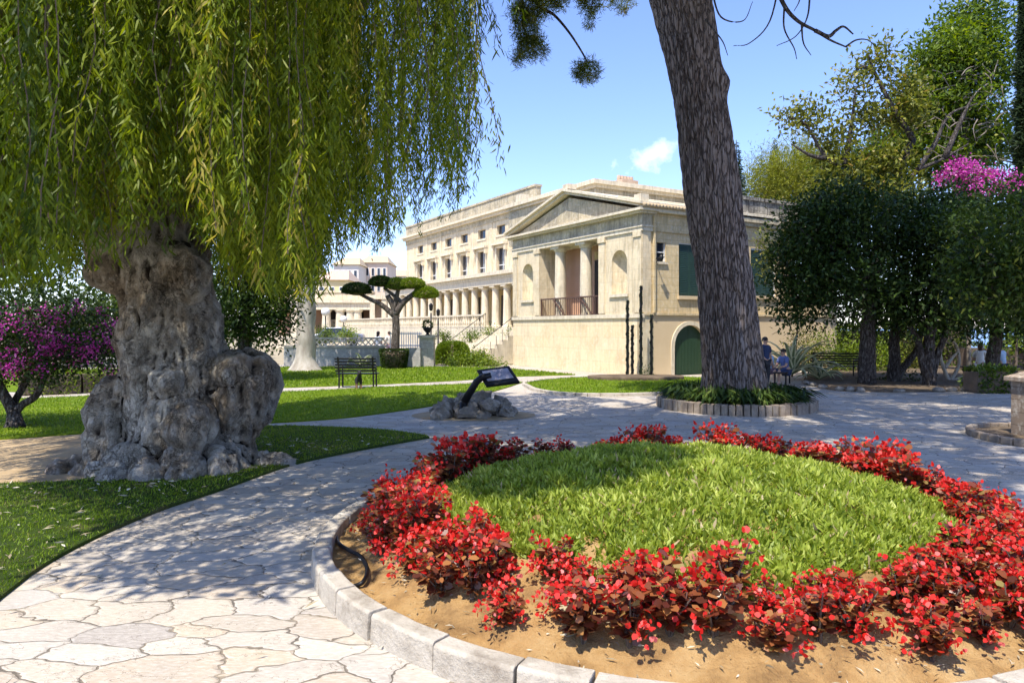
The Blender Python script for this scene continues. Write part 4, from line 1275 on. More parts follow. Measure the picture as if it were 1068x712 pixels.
def conifer(name, label, px, ptop, Y, hw, pbase, leaf='conifer', n=5000, narrow=1.0, size=.22):
    base = W(px, 342 + 1387 / Y, Y); top = W(px, ptop, Y); zb = H + (HY - pbase) / F * Y
    root = empty(name, (base[0], base[1], 0), 0, label, 'tree')
    mb = MB(); mb.tube([(0, 0, 0), (0, 0, top[2] * .5), (0, 0, top[2])], [.25, .14, .02], 8); mb.build('trunk', M['dark_bark'], root, True)
    t = (1 - np.sqrt(rng.random(n))) if narrow == 1.0 else rng.random(n) ** .7
    R = hw * Y / F * (1 - t) ** (1.0 if narrow == 1.0 else .8) * (.6 + .5 * np.sin(t * 34) ** 2) + .02
    a = rng.random(n) * 6.283; rr = R * rng.random(n) ** .5
    P = np.stack([rr * np.cos(a), rr * np.sin(a), zb + (top[2] - zb) * t - .12 * rr], 1)
    D = np.stack([np.cos(a), np.sin(a), rng.normal(size=n) * .5 + (.2 if narrow < 1 else -.1)], 1) + rng.normal(size=(n, 3)) * .35
    leaf_obj('crown', leaf_verts(P, D, rng.uniform(.6, 1.3, n) * size, size * .3), M[leaf], root, 4, np.clip(rng.normal(.45, .22, n), 0, 1))
    return root


conifer('conifer', 'slim dark conifer rising behind the pavilion parapet beside the pine trunk', 768, 146, 46, 17, 240)
conifer('conifer', 'small dark conifer tip above the rounded bright green tree', 808, 144, 62, 13, 205, n=3200)
conifer('cypress', 'tall dark cypress column at the upper right edge', 1074, -60, 31, 20, 370, n=26000, narrow=.5, size=.34)
tree('rounded_tree', 'rounded dry yellow green tree rising behind the pavilion parapet', [([W(825, 365, 55), W(825, 300, 55), W(825, 230, 55)], .4, .2)], .3,
     [wb(828, 190, 55, 40, 33), wb(800, 196, 55, 24, 24), wb(858, 196, 55, 26, 30), wb(840, 178, 55.5, 28, 22)], M['olive_leaf'], M['grey_bark'], .42, .05, 110, shell=.8)
# bougainvillea high in the trees
YV = 28.5
bl = [wb(1012, 182, YV, 16, 13), wb(1034, 190, YV, 22, 12), wb(1050, 194, YV, 12, 9), wb(1000, 172, YV + .4, 9, 8), wb(1018, 202, YV, 16, 8), wb(986, 188, YV + .6, 8, 8)]
rt = tree('flowering_bougainvillea', 'magenta bougainvillea blooming high in the crowns at right', [([W(1010, 390, YV), W(1012, 300, YV), W(1016, 240, YV), W(1018, 205, YV)], .09, .05)], .08, bl, M['mid_leaf'], M['grey_bark'], .12, .05, 40)
ps, ts = [], []
for c, r in bl:
    n_ = int(130 * r[0] * r[2]); d = unit(rng.normal(size=(n_, 3)))
    C = np.asarray(c) + d * np.asarray(r) * rng.uniform(.5, 1.15, (n_, 1)); k = 26
    P = np.repeat(C, k, 0) + rng.normal(size=(n_ * k, 3)) * .12
    ps.append(leaf_verts(P, rng.normal(size=(n_ * k, 3)), .085, .07, shape=LEAF6)); ts.append(np.clip(np.repeat(rng.normal(.45, .2, n_), k) + rng.normal(size=n_ * k) * .15, 0, 1))
leaf_obj('flowers', ps, M['magenta'], rt, 6, np.concatenate(ts))


# agaves
def agave(label, px, py, Y, n, ln, seed):
    R_ = random.Random(seed)
    base = Vector(W(px, py, Y))
    root = empty('agave', base, 0, label, 'plant')
    vs, fs, tn = [], [], []
    mb = MB()
    for i in range(n):
        az = 6.283 * i * .618 + R_.uniform(-.2, .2); el = R_.uniform(.35, 1.35); L = ln * R_.uniform(.75, 1.15)
        d = Vector((math.cos(az), math.sin(az), 0)); s = Vector((-d.y, d.x, 0)); pts = []
        p = Vector((0, 0, .1)); a = el; m = 9
        for j in range(m):
            t = j / (m - 1); wdt = .11 * (1 - t ** 1.6) * min(1, .55 + t * 2) + .004
            up = Vector((-d.x * math.sin(a), -d.y * math.sin(a), math.cos(a)))
            pts.append((p.copy(), wdt, up.copy())); p = p + (d * math.cos(a) + Vector((0, 0, math.sin(a)))) * L / m; a -= .30 * (t * 1.6) * R_.uniform(.8, 1.2)
        b = len(mb.v)
        for p_, w_, u_ in pts:
            mb.v += [tuple(p_ - s * w_ + u_ * w_ * .4), tuple(p_ - s * w_ * .55), tuple(p_ - u_ * .02), tuple(p_ + s * w_ * .55), tuple(p_ + s * w_ + u_ * w_ * .4)]
        for j in range(m - 1):
            for q in range(4):
                mb.f.append((b + j * 5 + q, b + j * 5 + q + 1, b + (j + 1) * 5 + q + 1, b + (j + 1) * 5 + q)); tn.append(.95 if q in (0, 3) else .25 + R_.uniform(-.1, .1))
    o = mb.build('leaves', M['agave'], root, True)
    at = o.data.attributes.new('rnd', 'FLOAT', 'FACE'); at.data.foreach_set('value', np.array(tn, np.float32))
    return root


agave('large agave with pale edged arching leaves behind the seated people', 826, 393, 25.6, 38, 2.1, 2)
agave('smaller low agave with pale edged leaves right of the large agave', 854, 398, 25.4, 26, 1.15, 3)
agave('small spiky plant against the terrace wall behind the park bench', 377, 384, 32.8, 22, .9, 6)

# stone pillar and bed at right edge
pc = Vector(G(1092, 458)); root = empty('stone_pillar', pc, .1, 'square brown stone pillar with a pitched cap at the right edge', 'pillar')
M['pillar'] = ashlar_mat('pillar_stone', (.24, .18, .13), (.30, .23, .17), (.12, .09, .07), .45, .22)
mb = MB(); mb.box(-.36, .36, -.36, .36, 0, .98); mb.build('shaft', M['pillar'], root, bevel=.015)
mb = MB(); mb.add([(-.43, -.43, .982), (.43, -.43, .982), (.43, .43, .982), (-.43, .43, .982), (-.43, -.43, 1.05), (.43, -.43, 1.05), (.43, .43, 1.05), (-.43, .43, 1.05), (0, 0, 1.26)],
                  [(3, 2, 1, 0), (0, 1, 5, 4), (1, 2, 6, 5), (2, 3, 7, 6), (3, 0, 4, 7), (4, 5, 8), (5, 6, 8), (6, 7, 8), (7, 4, 8)]); mb.build('cap', M['pillar'], root)
c = G(1100, 459); ring = [(c[0] + 1.15 * math.cos(a), c[1] + 1.35 * math.sin(a)) for a in np.linspace(0, 6.283, 40)[:-1]]
sheet('pillar_bed_soil', ccw(ring), M['dark_soil'], .05, .08)
mb = MB()
for k in range(39):
    a, b = Vector((*ring[k], .06)), Vector((*ring[(k + 1) % 39], .06)); mb.bar(a + (b - a) * .04, b - (b - a) * .04, .12, .12)
tag(mb.build('bed_edging', M['brick_edge'], bevel=.02), 'rough stone edging of the soil bed around the pillar at right', 'edging')

# ================================================================== palace
C0 = Vector((G(670, 393)[0], G(670, 393)[1], 0)); E_ = Vector((.863, .505)); D_ = Vector((-.505, .863))
PAL = empty('palace', C0, math.atan2(.505, .863), 'long cream limestone palace with columned pavilion and pediment', 'building')
M['stone'] = ashlar_mat('limestone', (.73, .61, .41), (.69, .57, .375), (.52, .42, .27), 1.1, .42, joint=.2, streak=.42, stainlo=.46, stainhi=.66)
M['stone_old'] = ashlar_mat('weathered_limestone', (.56, .47, .31), (.49, .415, .27), (.25, .22, .165), .9, .42, joint=.3, stainlo=.44, stainhi=.64, streak=.5)
M['stone_trim'] = ashlar_mat('trim_limestone', (.70, .61, .45), (.68, .585, .42), (.50, .43, .31), 1.4, .9, joint=.12, streak=.40)
M['base_stone'] = ashlar_mat('basement_limestone', (.76, .60, .36), (.79, .655, .43), (.60, .46, .27), 1.2, .5, joint=.2, streak=.22, stainlo=.48, stainhi=.68)
M['side_stone'] = ashlar_mat('side_limestone', (.62, .48, .265), (.70, .55, .315), (.40, .31, .18), .85, .30, joint=.25, streak=.3)
M['black_stain'] = ashlar_mat('blackened_limestone', (.42, .38, .30), (.30, .28, .24), (.07, .065, .06), 1.2, .5, stainlo=.38, stainhi=.55, streak=.9)
M['plaster'] = noisemat('peach_plaster', (.60, .46, .28), (.66, .52, .33), 1.2, .9, .2, .01)
M['pink'] = noisemat('pink_plaster', (.50, .29, .19), (.58, .36, .25), 1.1, .9, .2, .01)
M['ochre'] = noisemat('ochre_plaster', (.60, .44, .20), (.68, .52, .28), 1.5, .9, .2, .01)
M['shutter'] = flatmat('green_shutter', (.022, .055, .040), .5)
M['green_door'] = flatmat('green_door', (.020, .050, .022), .5)
M['glass'] = flatmat('dark_window_glass', (.025, .03, .045), .08, 0, .6)
M['dark_wood'] = flatmat('dark_doorway', (.03, .018, .012), .6)
M['tile'] = noisemat('roof_tile', (.46, .34, .20), (.58, .46, .30), 4, .9, .4, .02)
M['terracotta'] = noisemat('terracotta', (.46, .32, .22), (.60, .46, .34), 4, .9, .3, .02)


def zpx(x, y, v=0.0, u=0.0):
    """height of a picture point on the plane at given depth"""
    Y = C0.y + E_.y * v + D_.y * u
    return H + (HY - y) / F * Y


def uF(px, v=0.0):
    r = (px - CX) / F; cx, cy = C0.x + E_.x * v, C0.y + E_.y * v
    return (cx - cy * r) / (.505 + .863 * r)


def vS(px, u=0.0):
    r = (px - CX) / F; cx, cy = C0.x + D_.x * u, C0.y + D_.y * u
    return (cy * r - cx) / (.863 - .505 * r)


def wallface(mb, s0, s1, z0, z1, ops, put, depth=.3):
    """wall plane with openings; put(s, z, d) -> point, d = depth into the wall. ops: (a, b, z0, z1, arched)"""
    ops = sorted(ops); cuts = [s0]
    def quad(a, b, c, d): 
        mb.add([put(*a), put(*b), put(*c), put(*d)], [(0, 1, 2, 3)])
    s = s0
    for grp in sorted(set((o[0], o[1]) for o in ops)):
        a, b = grp; col = sorted([o for o in ops if (o[0], o[1]) == grp], key=lambda o: o[2])
        quad((s, z0, 0), (a, z0, 0), (a, z1, 0), (s, z1, 0)); z = z0
        for (_, _, za, zb, arch) in col:
            if za > z: quad((a, z, 0), (b, z, 0), (b, za, 0), (a, za, 0))
            if arch:
                r = (b - a) / 2; n = 12; c = (a + b) / 2; zs = zb - r
                arc = [(c - r * math.cos(math.pi * i / n), zs + r * math.sin(math.pi * i / n)) for i in range(n + 1)]
                for i in range(n):
                    (p, q), (p2, q2) = arc[i], arc[i + 1]
                    quad((p, q, 0), (p2, q2, 0), (p2, zb + .001, 0), (p, zb + .001, 0))
                    if depth: quad((p, q, 0), (p, q, depth), (p2, q2, depth), (p2, q2, 0))
                if depth:
                    quad((a, za, 0), (a, za, depth), (a, zs, depth), (a, zs, 0)); quad((b, zs, 0), (b, zs, depth), (b, za, depth), (b, za, 0)); quad((b, za, 0), (b, za, depth), (a, za, depth), (a, za, 0))
            elif depth:
                quad((a, za, 0), (a, za, depth), (a, zb, depth), (a, zb, 0)); quad((b, zb, 0), (b, zb, depth), (b, za, depth), (b, za, 0))
                quad((b, za, 0), (b, za, depth), (a, za, depth), (a, za, 0)); quad((a, zb, 0), (a, zb, depth), (b, zb, depth), (b, zb, 0))
            z = zb
        quad((a, z, 0), (b, z, 0), (b, z1, 0), (a, z1, 0)); s = b
    quad((s, z0, 0), (s1, z0, 0), (s1, z1, 0), (s, z1, 0))


def B(name, mat, boxes, parent=None, bevel=0):
    mb = MB()
    for b in boxes: mb.box(*b)
    return mb.build(name, mat, parent or PAL, bevel=bevel)


LF = 9.9            # pavilion front length
put0 = lambda s, z, d: (d, s, z)           # pavilion front (x = 0)
zA, zC = 5.68, 6.46                        # architrave foot, cornice
pu0, pu1 = uF(625), uF(563)
nz0, nz1 = 3.28, 5.06
nA = (uF(654), uF(638)); nB = (2 * 5.0 - nA[1], 2 * 5.0 - nA[0])
nB = (8.0, 8.98)
mb = MB(); wallface(mb, 0, LF, 0, 2.36, [], put0)
mb.add([(0, LF, 0), (0, LF, 2.36), (9, LF, 2.36), (9, LF, 0)], [(0, 1, 2, 3)])
mb.build('basement_wall', M['base_stone'], PAL)
mb = MB(); wallface(mb, 0, pu0, 2.36, zA, [(nA[0], nA[1], nz0, nz1, True)], put0, .0); mb.build('front_wall', M['stone'], PAL); mb = MB(); wallface(mb, pu1, LF, 2.36, zA, [(nB[0], nB[1], nz0, nz1, True)], put0, .0)
mb.add([(0, LF, 2.36), (0, LF, zA), (9, LF, zA), (9, LF, 2.36)], [(0, 1, 2, 3)]); mb.build('front_wall', M['stone'], PAL)
# inner faces of the porch
PD = 1.15
mb = MB(); mb.add([(0, pu0, 2.36), (PD, pu0, 2.36), (PD, pu0, zA), (0, pu0, zA), (0, pu1, 2.36), (PD, pu1, 2.36), (PD, pu1, zA), (0, pu1, zA)], [(0, 1, 2, 3), (4, 7, 6, 5)])
mb.build('porch_side_wall', M['stone'], PAL)


def niche(a, b, z0, z1):
    r = (b - a) / 2; c = (a + b) / 2; zs = z1 - r; n = 14; mb = MB(); dep = .85
    def P(t, z, rr): return (rr * math.sin(t) * dep, c - rr * math.cos(t), z)
    vs = []; rows = [(z0, r)] + [(zs + r * math.sin(q), r * math.cos(q)) for q in np.linspace(0, math.pi / 2 - .02, 9)]
    for z, rr in rows:
        for i in range(n + 1): vs.append(P(math.pi * i / n, z, rr))
    fs = [(j * (n + 1) + i, j * (n + 1) + i + 1, (j + 1) * (n + 1) + i + 1, (j + 1) * (n + 1) + i) for j in range(len(rows) - 1) for i in range(n)]
    mb.add(vs, fs); mb.add([P(math.pi * i / n, z0, r) for i in range(n + 1)], [tuple(range(n + 1))])
    o = mb.build('niche', M['stone'], PAL)
    B('niche_sill', M['stone_trim'], [(-.08, .05, a - .1, b + .1, z0 - .12, z0 - .003)], o)


niche(*nA, nz0, nz1); niche(*nB, nz0, nz1)
# porch back wall, ceiling, floor, door
B('porch_back_wall', M['pink'], [(PD, PD + .2, pu0, pu1, 2.36, zA)])
B('porch_ceiling', M['stone_trim'], [(.62, PD, pu0, pu1, zA - .06, zA - .004)])
B('porch_floor', M['stone_trim'], [(0.003, PD, pu0, pu1, 2.3, 2.37)])
dr = B('porch_door', M['dark_wood'], [(PD - .03, PD - .003, 3.3, 4.55, 2.372, 4.95)])
B('porch_door_fanlight', M['ochre'], [(PD - .03, PD - .003, 3.3, 4.55, 4.99, 5.34)], dr)
for uc in (4.16, 6.16):
    mb = MB(); mb.lathe([(.34, 2.372), (.34, 2.45), (.29, 2.50), (.275, 2.6), (.27, 4.0), (.245, 5.38), (.24, 5.42), (.27, 5.44), (.33, 5.56)], (.36, uc, 0), 28); mb.box(.01, .71, uc - .35, uc + .35, 5.56, zA - .004)
    mb.build('column', M['stone_trim'], PAL, False)
    PAL.children[-1].data.polygons.foreach_set('use_smooth', np.array([len(p.vertices) == 4 and i < 8 * 28 for i, p in enumerate(PAL.children[-1].data.polygons)]))
# pilaster strips with caps
for a, b in ((.02, .46), (pu0 - .42, pu0), (pu1, pu1 + .42), (LF - .46, LF - .02)):
    B('pilaster', M['stone'], [(-.045, .02, a, b, 2.5, zA - .22), (-.09, .02, a - .03 if a > .1 else a, b + .03, zA - .22, zA - .003)])
# string course, architrave, frieze, cornice
B('string_course', M['stone_trim'], [(-.07, .05, -.07, LF + .05, 2.30, 2.46)])
B('architrave', M['stone_trim'], [(-.06, .62, -.06, LF + .04, zA, zA + .16), (-.10, .62, -.10, LF + .06, zA + .16, zA + .22)])
B('frieze', M['stone_old'], [(-.03, .62, -.03, LF + .02, zA + .222, zC - .10)])
B('cornice', M['stone_trim'], [(-.22, .62, -.16, LF + .2, zC - .10, zC - .02), (-.36, .62, -.30, LF + .3, zC - .018, zC + .08)])
# railing
mb = MB(); mb.bar((.06, pu0, 3.26), (.06, pu1, 3.26), .06); mb.bar((.06, pu0, 2.46), (.06, pu1, 2.46), .05)
rl = mb.build('railing', M['terracotta'], PAL)
M['rust'] = flatmat('rusty_iron', (.10, .055, .04), .7)
rl.data.materials.clear(); rl.data.materials.append(M['rust'])
mb = MB(); k = pu0 + .05
while k < pu1:
    mb.bar((.06, k, 2.46), (.06, k, 3.26), .022); k += .14
for uc in (4.16, 6.16, pu0 + .05, pu1 - .05): mb.bar((.06, uc, 2.42), (.06, uc, 3.3), .05)
mb.bar((.05, 4.2, 3.2), (.05, 3.3, 2.5), .05); mb.bar((.05, 6.3, 3.2), (.05, 5.4, 2.5), .05)
mb.build('bars', M['rust'], rl)
# pediment: tympanum, raking cornices
ua = LF / 2; za = 8.0
mb = MB(); mb.add([(.0, .1, zC + .08), (.0, LF - .1, zC + .08), (.0, ua, za - .25), (.5, .1, zC + .08), (.5, LF - .1, zC + .08), (.5, ua, za - .25)], [(0, 1, 2), (3, 5, 4), (0, 3, 4, 1), (0, 2, 5, 3), (1, 4, 5, 2)])
mb.build('pediment', M['stone_old'], PAL)
for (a, b) in ((-.34, ua), (LF + .34, ua)):
    mb = MB(); s = 1 if b > a else -1
    p0 = Vector((0, a, zC + .085)); p1 = Vector((0, b, za)); 
    for x0, x1, h0, h1 in ((-.38, 7.5, .12, .22), (-.24, .5, .0, .118)):
        mb.add([(x0, a, zC + .085 + h0), (x1, a, zC + .085 + h0), (x1, b, za + h0 - .1), (x0, b, za + h0 - .1), (x0, a, zC + .085 + h1), (x1, a, zC + .085 + h1), (x1, b, za + h1 - .1), (x0, b, za + h1 - .1)],
               [(0, 3, 2, 1), (4, 5, 6, 7), (0, 1, 5, 4), (1, 2, 6, 5), (2, 3, 7, 6), (3, 0, 4, 7)] if s > 0 else [(0, 1, 2, 3), (4, 7, 6, 5), (0, 4, 5, 1), (1, 5, 6, 2), (2, 6, 7, 3), (3, 7, 4, 0)])
    mb.build('raking_cornice', M['stone_trim'], PAL)
B('finial_block', M['stone_trim'], [(-.2, .25, ua - .22, ua + .22, za + .1, za + .34)])
B('corner_block', M['stone_trim'], [(-.25, .15, -.2, .2, zC + .3, zC + .62)])

# ---- side wall (y = 0)
SL = 12.0
putS = lambda s, z, d: (s, d, z)
w1 = (vS(685), vS(694.5), 4.52, 5.28, False); w2 = (vS(708), vS(731), 3.2, 5.34, False); w3 = (vS(783), vS(809), 3.3, 5.36, False); dA = (vS(703), vS(703) + 1.75, 0.0, 2.02, True)
mb = MB(); wallface(mb, 0, SL, 2.5, zA, [w1, w2, w3, (8.9, 9.9, 3.3, 5.36, False)], putS, .16); mb.build('side_wall', M['side_stone'], PAL)
mb = MB(); wallface(mb, .55, SL, 0, 2.4, [dA], putS, .3); mb.build('side_basement_wall', M['plaster'], PAL)
B('corner_quoins', M['stone'], [(0.0, .55, -.02, .3, 0, 2.4), (.0, .42, -.02, .1, 2.5, zA)])
B('side_string_course', M['side_stone'], [(.05, SL, -.07, .1, 2.4, 2.5)])
B('side_cornice_band', M['side_stone'], [(.62, SL, -.06, .3, zA, zA + .10)])
B('side_frieze', M['side_stone'], [(.62, SL, -.02, .3, zA + .10, zC - .05)])
B('side_eave', M['stone_trim'], [(.62, 4.6, -.28, .3, zC - .05, zC + .10)])
mb = MB()
for i in range(28):
    x_ = -.2 + i * .17
    mb.tube([(x_, -.42, zC + .15), (x_, 1.2, zC + .66)], [.082, .082], 8)
mb.build('roof_tiles', M['tile'], PAL, True)
B('parapet', M['black_stain'], [(4.7, SL, .02, .35, zC + .14, 7.42), (4.66, SL + .05, -.05, .42, 7.42, 7.56)])
B('parapet_cornice', M['stone_old'], [(4.6, SL, -.30, .4, zC - .05, zC + .135), (4.6, SL, -.18, .4, zC - .2, zC - .053)])
B('roof_deck', M['tile'], [(4.8, SL, .4, 9.8, 6.4, 6.6)])


def shut(o_, pair=True, lou=True, recess=.10):
    a, b, z0, z1, _ = o_; m_ = (a + b) / 2
    fr = B('window', M['white_paint'], [(a, a + .05, recess - .05, recess, z0, z1), (b - .05, b, recess - .05, recess, z0, z1), (a + .05, b - .05, recess - .05, recess, z1 - .05, z1)])
    mb = MB()
    for x0, x1 in ((a + .05, m_ - .005), (m_ + .005, b - .05)):
        mb.box(x0, x1, recess - .02, recess + .02, z0 + .01, z1 - .055)
        z = z0 + .1
        while z < z1 - .15:
            mb.add([(x0 + .06, recess - .045, z), (x1 - .06, recess - .045, z), (x1 - .06, recess - .021, z + .05), (x0 + .06, recess - .021, z + .05)], [(0, 1, 2, 3)]); z += .075
    mb.build('shutter', M['shutter'], fr)
    B('sill', M['plaster'], [(a - .08, b + .08, -.10, .12, z0 - .14, z0 - .004)], fr)


shut(w2); shut(w3)
fr = B('window', M['white_paint'], [(w1[0], w1[0] + .05, .06, .12, w1[2], w1[3]), (w1[1] - .05, w1[1], .06, .12, w1[2], w1[3]), (w1[0] + .05, w1[1] - .05, .06, .12, 4.88, 4.92)])
B('pane', M['glass'], [(w1[0], w1[1], .13, .15, w1[2], w1[3])], fr); B('sill', M['stone_trim'], [(w1[0] - .06, w1[1] + .06, -.07, .1, w1[2] - .1, w1[2] - .004)], fr)
# arched door
a, b = dA[0], dA[1]; c = (a + b) / 2; r = (b - a) / 2
mb = MB()
for x0, x1 in ((a, c - .008), (c + .008, b)):
    n = 10; top = []
    for i in range(n + 1):
        x_ = x0 + (x1 - x0) * i / n; top.append((x_, dA[3] - r + math.sqrt(max(r * r - (x_ - c) ** 2, 0))))
    pts = [(x0, 0.0)] + [(x1, 0.0)] + top[::-1]
    mb.add([(p, .12, z) for p, z in pts] + [(p, .2, z) for p, z in pts], [tuple(range(len(pts)))] + [(i, (i + 1) % len(pts), len(pts) + (i + 1) % len(pts), len(pts) + i) for i in range(len(pts))])
    for q in range(1, 5): mb.box(x0 + (x1 - x0) * q / 5 - .006, x0 + (x1 - x0) * q / 5 + .006, .112, .125, .05, 1.4)
dd = mb.build('arched_door', M['green_door'], PAL)
mb = MB(); n = 14
for i in range(n):
    t0, t1 = math.pi * i / n, math.pi * (i + 1) / n
    q = [(c - R_ * math.cos(t), dA[3] - r + R_ * math.sin(t)) for R_, t in ((r + .003, t0), (r + .003, t1), (r + .17, t1), (r + .17, t0))]
    mb.add([(p, -.04, z) for p, z in q] + [(p, .05, z) for p, z in q], [(0, 1, 2, 3), (4, 7, 6, 5), (2, 6, 7, 3), (0, 4, 5, 1)])
for x0, x1 in ((a - .17, a - .003), (b + .003, b + .17)): mb.box(x0, x1, -.04, .05, 0, dA[3] - r)
mb.build('door_surround', M['stone_trim'], dd)
# wall lamp bracket by the small window
mb = MB(); mb.bar((.62, 0, 4.6), (.62, -.35, 4.66), .03); mb.blob((.62, -.38, 4.62), (.09, .09, .13), 6, 1, .1); mb.bar((.5, -.3, 4.55), (.75, -.42, 4.66), .04)
mb.build('wall_lamp', M['iron'], PAL)
B('downpipe', M['side_stone'], [(.50, .58, -.12, -.022, 2.5, 6.3)])

# ---- attic block behind the pediment
xa, ya = 1.75, uF(621, 1.75)
mb = MB(); mb.box(xa, 14, ya, 13.4, 6.5, 8.45); mb.build('attic_wall', M['stone_old'], PAL)
B('attic_cornice', M['stone_trim'], [(xa - .12, 14, ya - .12, 13.5, 8.453, 8.6), (xa - .28, 14, ya - .28, 13.6, 8.602, 8.80)])
ch = B('chimney', M['terracotta'], [(3.6, 4.6, ya + .3, ya + 1.2, 8.802, 9.12)])
mb = MB()
for i in range(5): mb.lathe([(.09, 0), (.10, .1), (.08, .24)], (3.7 + i * .2, ya + .7, 9.122), 8)
mb.build('chimney_pots', M['terracotta'], ch)
B('attic_block', M['stone_trim'], [(xa - .2, xa + .3, 11.7, 12.3, 8.802, 9.2)])

# ---- main wing
VW = 7.0; U1 = 42.0
putW = lambda s, z, d: (VW + d, s, z)
wz = lambda y, u: zpx(0, y, VW, u)
bays = [23.6 + 3.0 * k for k in range(-3, 6)]
ops = []
for u in bays:
    ops += [(u - .62, u + .62, 5.35, 7.75, False), (u - .62, u + .62, 8.72, 9.42, False)]
mb = MB(); wallface(mb, 12.0, U1, 1.9, 9.75, ops, putW, .28)
mb.add([(VW, U1, 0), (VW + 12, U1, 0), (VW + 12, U1, 9.75), (VW, U1, 9.75)], [(0, 1, 2, 3)])
mb.build('wing_wall', M['stone'], PAL)
B('wing_frieze', M['stone_old'], [(VW - .06, VW + .3, 12, U1 + .05, 9.753, 10.15)])
B('wing_cornice', M['stone_trim'], [(VW - .30, VW + .3, 12, U1 + .2, 10.153, 10.35), (VW - .50, VW + .3, 12, U1 + .4, 10.353, 10.52)])
B('wing_parapet', M['stone_old'], [(VW - .05, VW + .4, 18.8, U1, 10.523, 11.40), (VW - .12, VW + .46, 18.75, U1 + .05, 11.403, 11.55)])
B('wing_roof', M['tile'], [(VW + .5, VW + 12, 13.5, U1, 9.6, 10.0)])
for u in bays:
    fr = B('window', M['stone_trim'], [(VW - .05, VW + .05, u - .80, u - .623, 5.30, 7.93), (VW - .05, VW + .05, u + .623, u + .80, 5.30, 7.93), (VW - .05, VW + .05, u - .62, u + .62, 7.753, 7.93)])
    B('hood', M['stone_trim'], [(VW - .34, VW + .05, u - 1.0, u + 1.0, 7.97, 8.14), (VW - .26, VW + .04, u - .97, u - .82, 7.55, 7.967), (VW - .26, VW + .04, u + .82, u + .97, 7.55, 7.967)], fr)
    B('pane', M['glass'], [(VW + .22, VW + .25, u - .62, u + .62, 5.35, 7.75)], fr)
    B('glazing_bars', M['white_paint'], [(VW + .19, VW + .217, u - .025, u + .025, 5.35, 7.75), (VW + .19, VW + .217, u - .62, u + .62, 6.5, 6.56)], fr)
    f2 = B('window', M['stone_trim'], [(VW - .05, VW + .1, u - .75, u + .75, 8.58, 8.717)])
    B('pane', M['glass'], [(VW + .22, VW + .25, u - .62, u + .62, 8.72, 9.42)], f2)
# pilaster-like joints between bays and a drain pipe
for u in [bays[0] - 1.5] + [b_ + 1.5 for b_ in bays]:
    B('wing_pilaster', M['stone'], [(VW - .04, VW + .05, u - .22, u + .22, 5.2, 9.75)])
# ---- colonnade in front of the wing
VC = 4.0; TZ = 1.95
B('terrace_floor', M['stone_trim'], [(1.0, VW, 10.2, 48, 0, TZ)])
cols = [uF(px, VC) for px in (529, 517.7, 506.7, 496, 485.7, 476.5, 466.7)]
step = (cols[-1] - cols[0]) / 6
cols = [cols[0] + step * k for k in range(-1, 15)]
zt = H + (HY - 299) / F * (C0.y + E_.y * VC + D_.y * cols[3])
for u in cols:
    mb = MB(); mb.lathe([(.34, TZ), (.34, TZ + .08), (.285, TZ + .13), (.27, TZ + .3), (.235, zt - .3), (.235, zt - .22), (.31, zt - .12)], (VC, u, 0), 20); mb.box(VC - .33, VC + .33, u - .33, u + .33, zt - .12, zt - .003)
    mb.build('colonnade_column', M['stone_trim'], PAL)
B('colonnade_entablature', M['stone_trim'], [(VC - .36, VW, 12.2, cols[-1] + .5, zt, zt + .42), (VC - .42, VW, 12.2, cols[-1] + .6, zt + .423, zt + .62), (VC - .62, VW, 12.2, cols[-1] + .7, zt + .623, zt + .86)])
B('colonnade_back_wall', M['ochre'], [(VW - .14, VW - .01, 12.2, U1, TZ + .003, zt - .02)])
for i, u in enumerate(cols[:-1]):
    uu = u + step / 2
    if i % 3 == 1: B('doorway', M['dark_wood'], [(VW - .2, VW - .143, uu - .55, uu + .55, TZ + .006, TZ + 2.3)])
    if i % 2 == 0:
        mb = MB(); mb.bar((VC + .3, uu, zt), (VC + .3, uu, zt - .5), .02); mb.lathe([(.05, -.45), (.13, -.4), (.15, -.1), (.05, 0)], (VC + .3, uu, zt - .5), 8); mb.build('hanging_lantern', M['iron'], PAL)
# balustrade of the terrace, steps
mb = MB(); u = 15.2
B('terrace_rail', M['stone_trim'], [(.98, 1.16, 15.0, 48, TZ + .66, TZ + .76), (.98, 1.16, 15.0, 48, TZ + .003, TZ + .08)])
while u < 47.9:
    mb.lathe([(.05, TZ + .083), (.075, TZ + .25), (.035, TZ + .45), (.06, TZ + .655)], (1.07, u, 0), 7); u += .3
mb.build('terrace_balusters', M['stone_trim'], PAL)
B('entrance_steps', M['stone_trim'], [(1.0 - .34 * (8 - k), 1.0 - .34 * (7 - k) - .003, 11.0, 14.6, 0, TZ * (k + 1) / 9 - .02) for k in range(0, 8)])
mb = MB()
for u in (10.95, 14.75):
    mb.bar((1.0, u, TZ + .8), (-1.8, u, .85), .028)
    for k in range(9): mb.bar((1.0 - .35 * k, u, TZ * (9 - k) / 9 - .1), (1.0 - .35 * k, u, TZ + .8 - .33 * k * .95), .018)
mb.build('stair_rail', M['iron'], PAL)

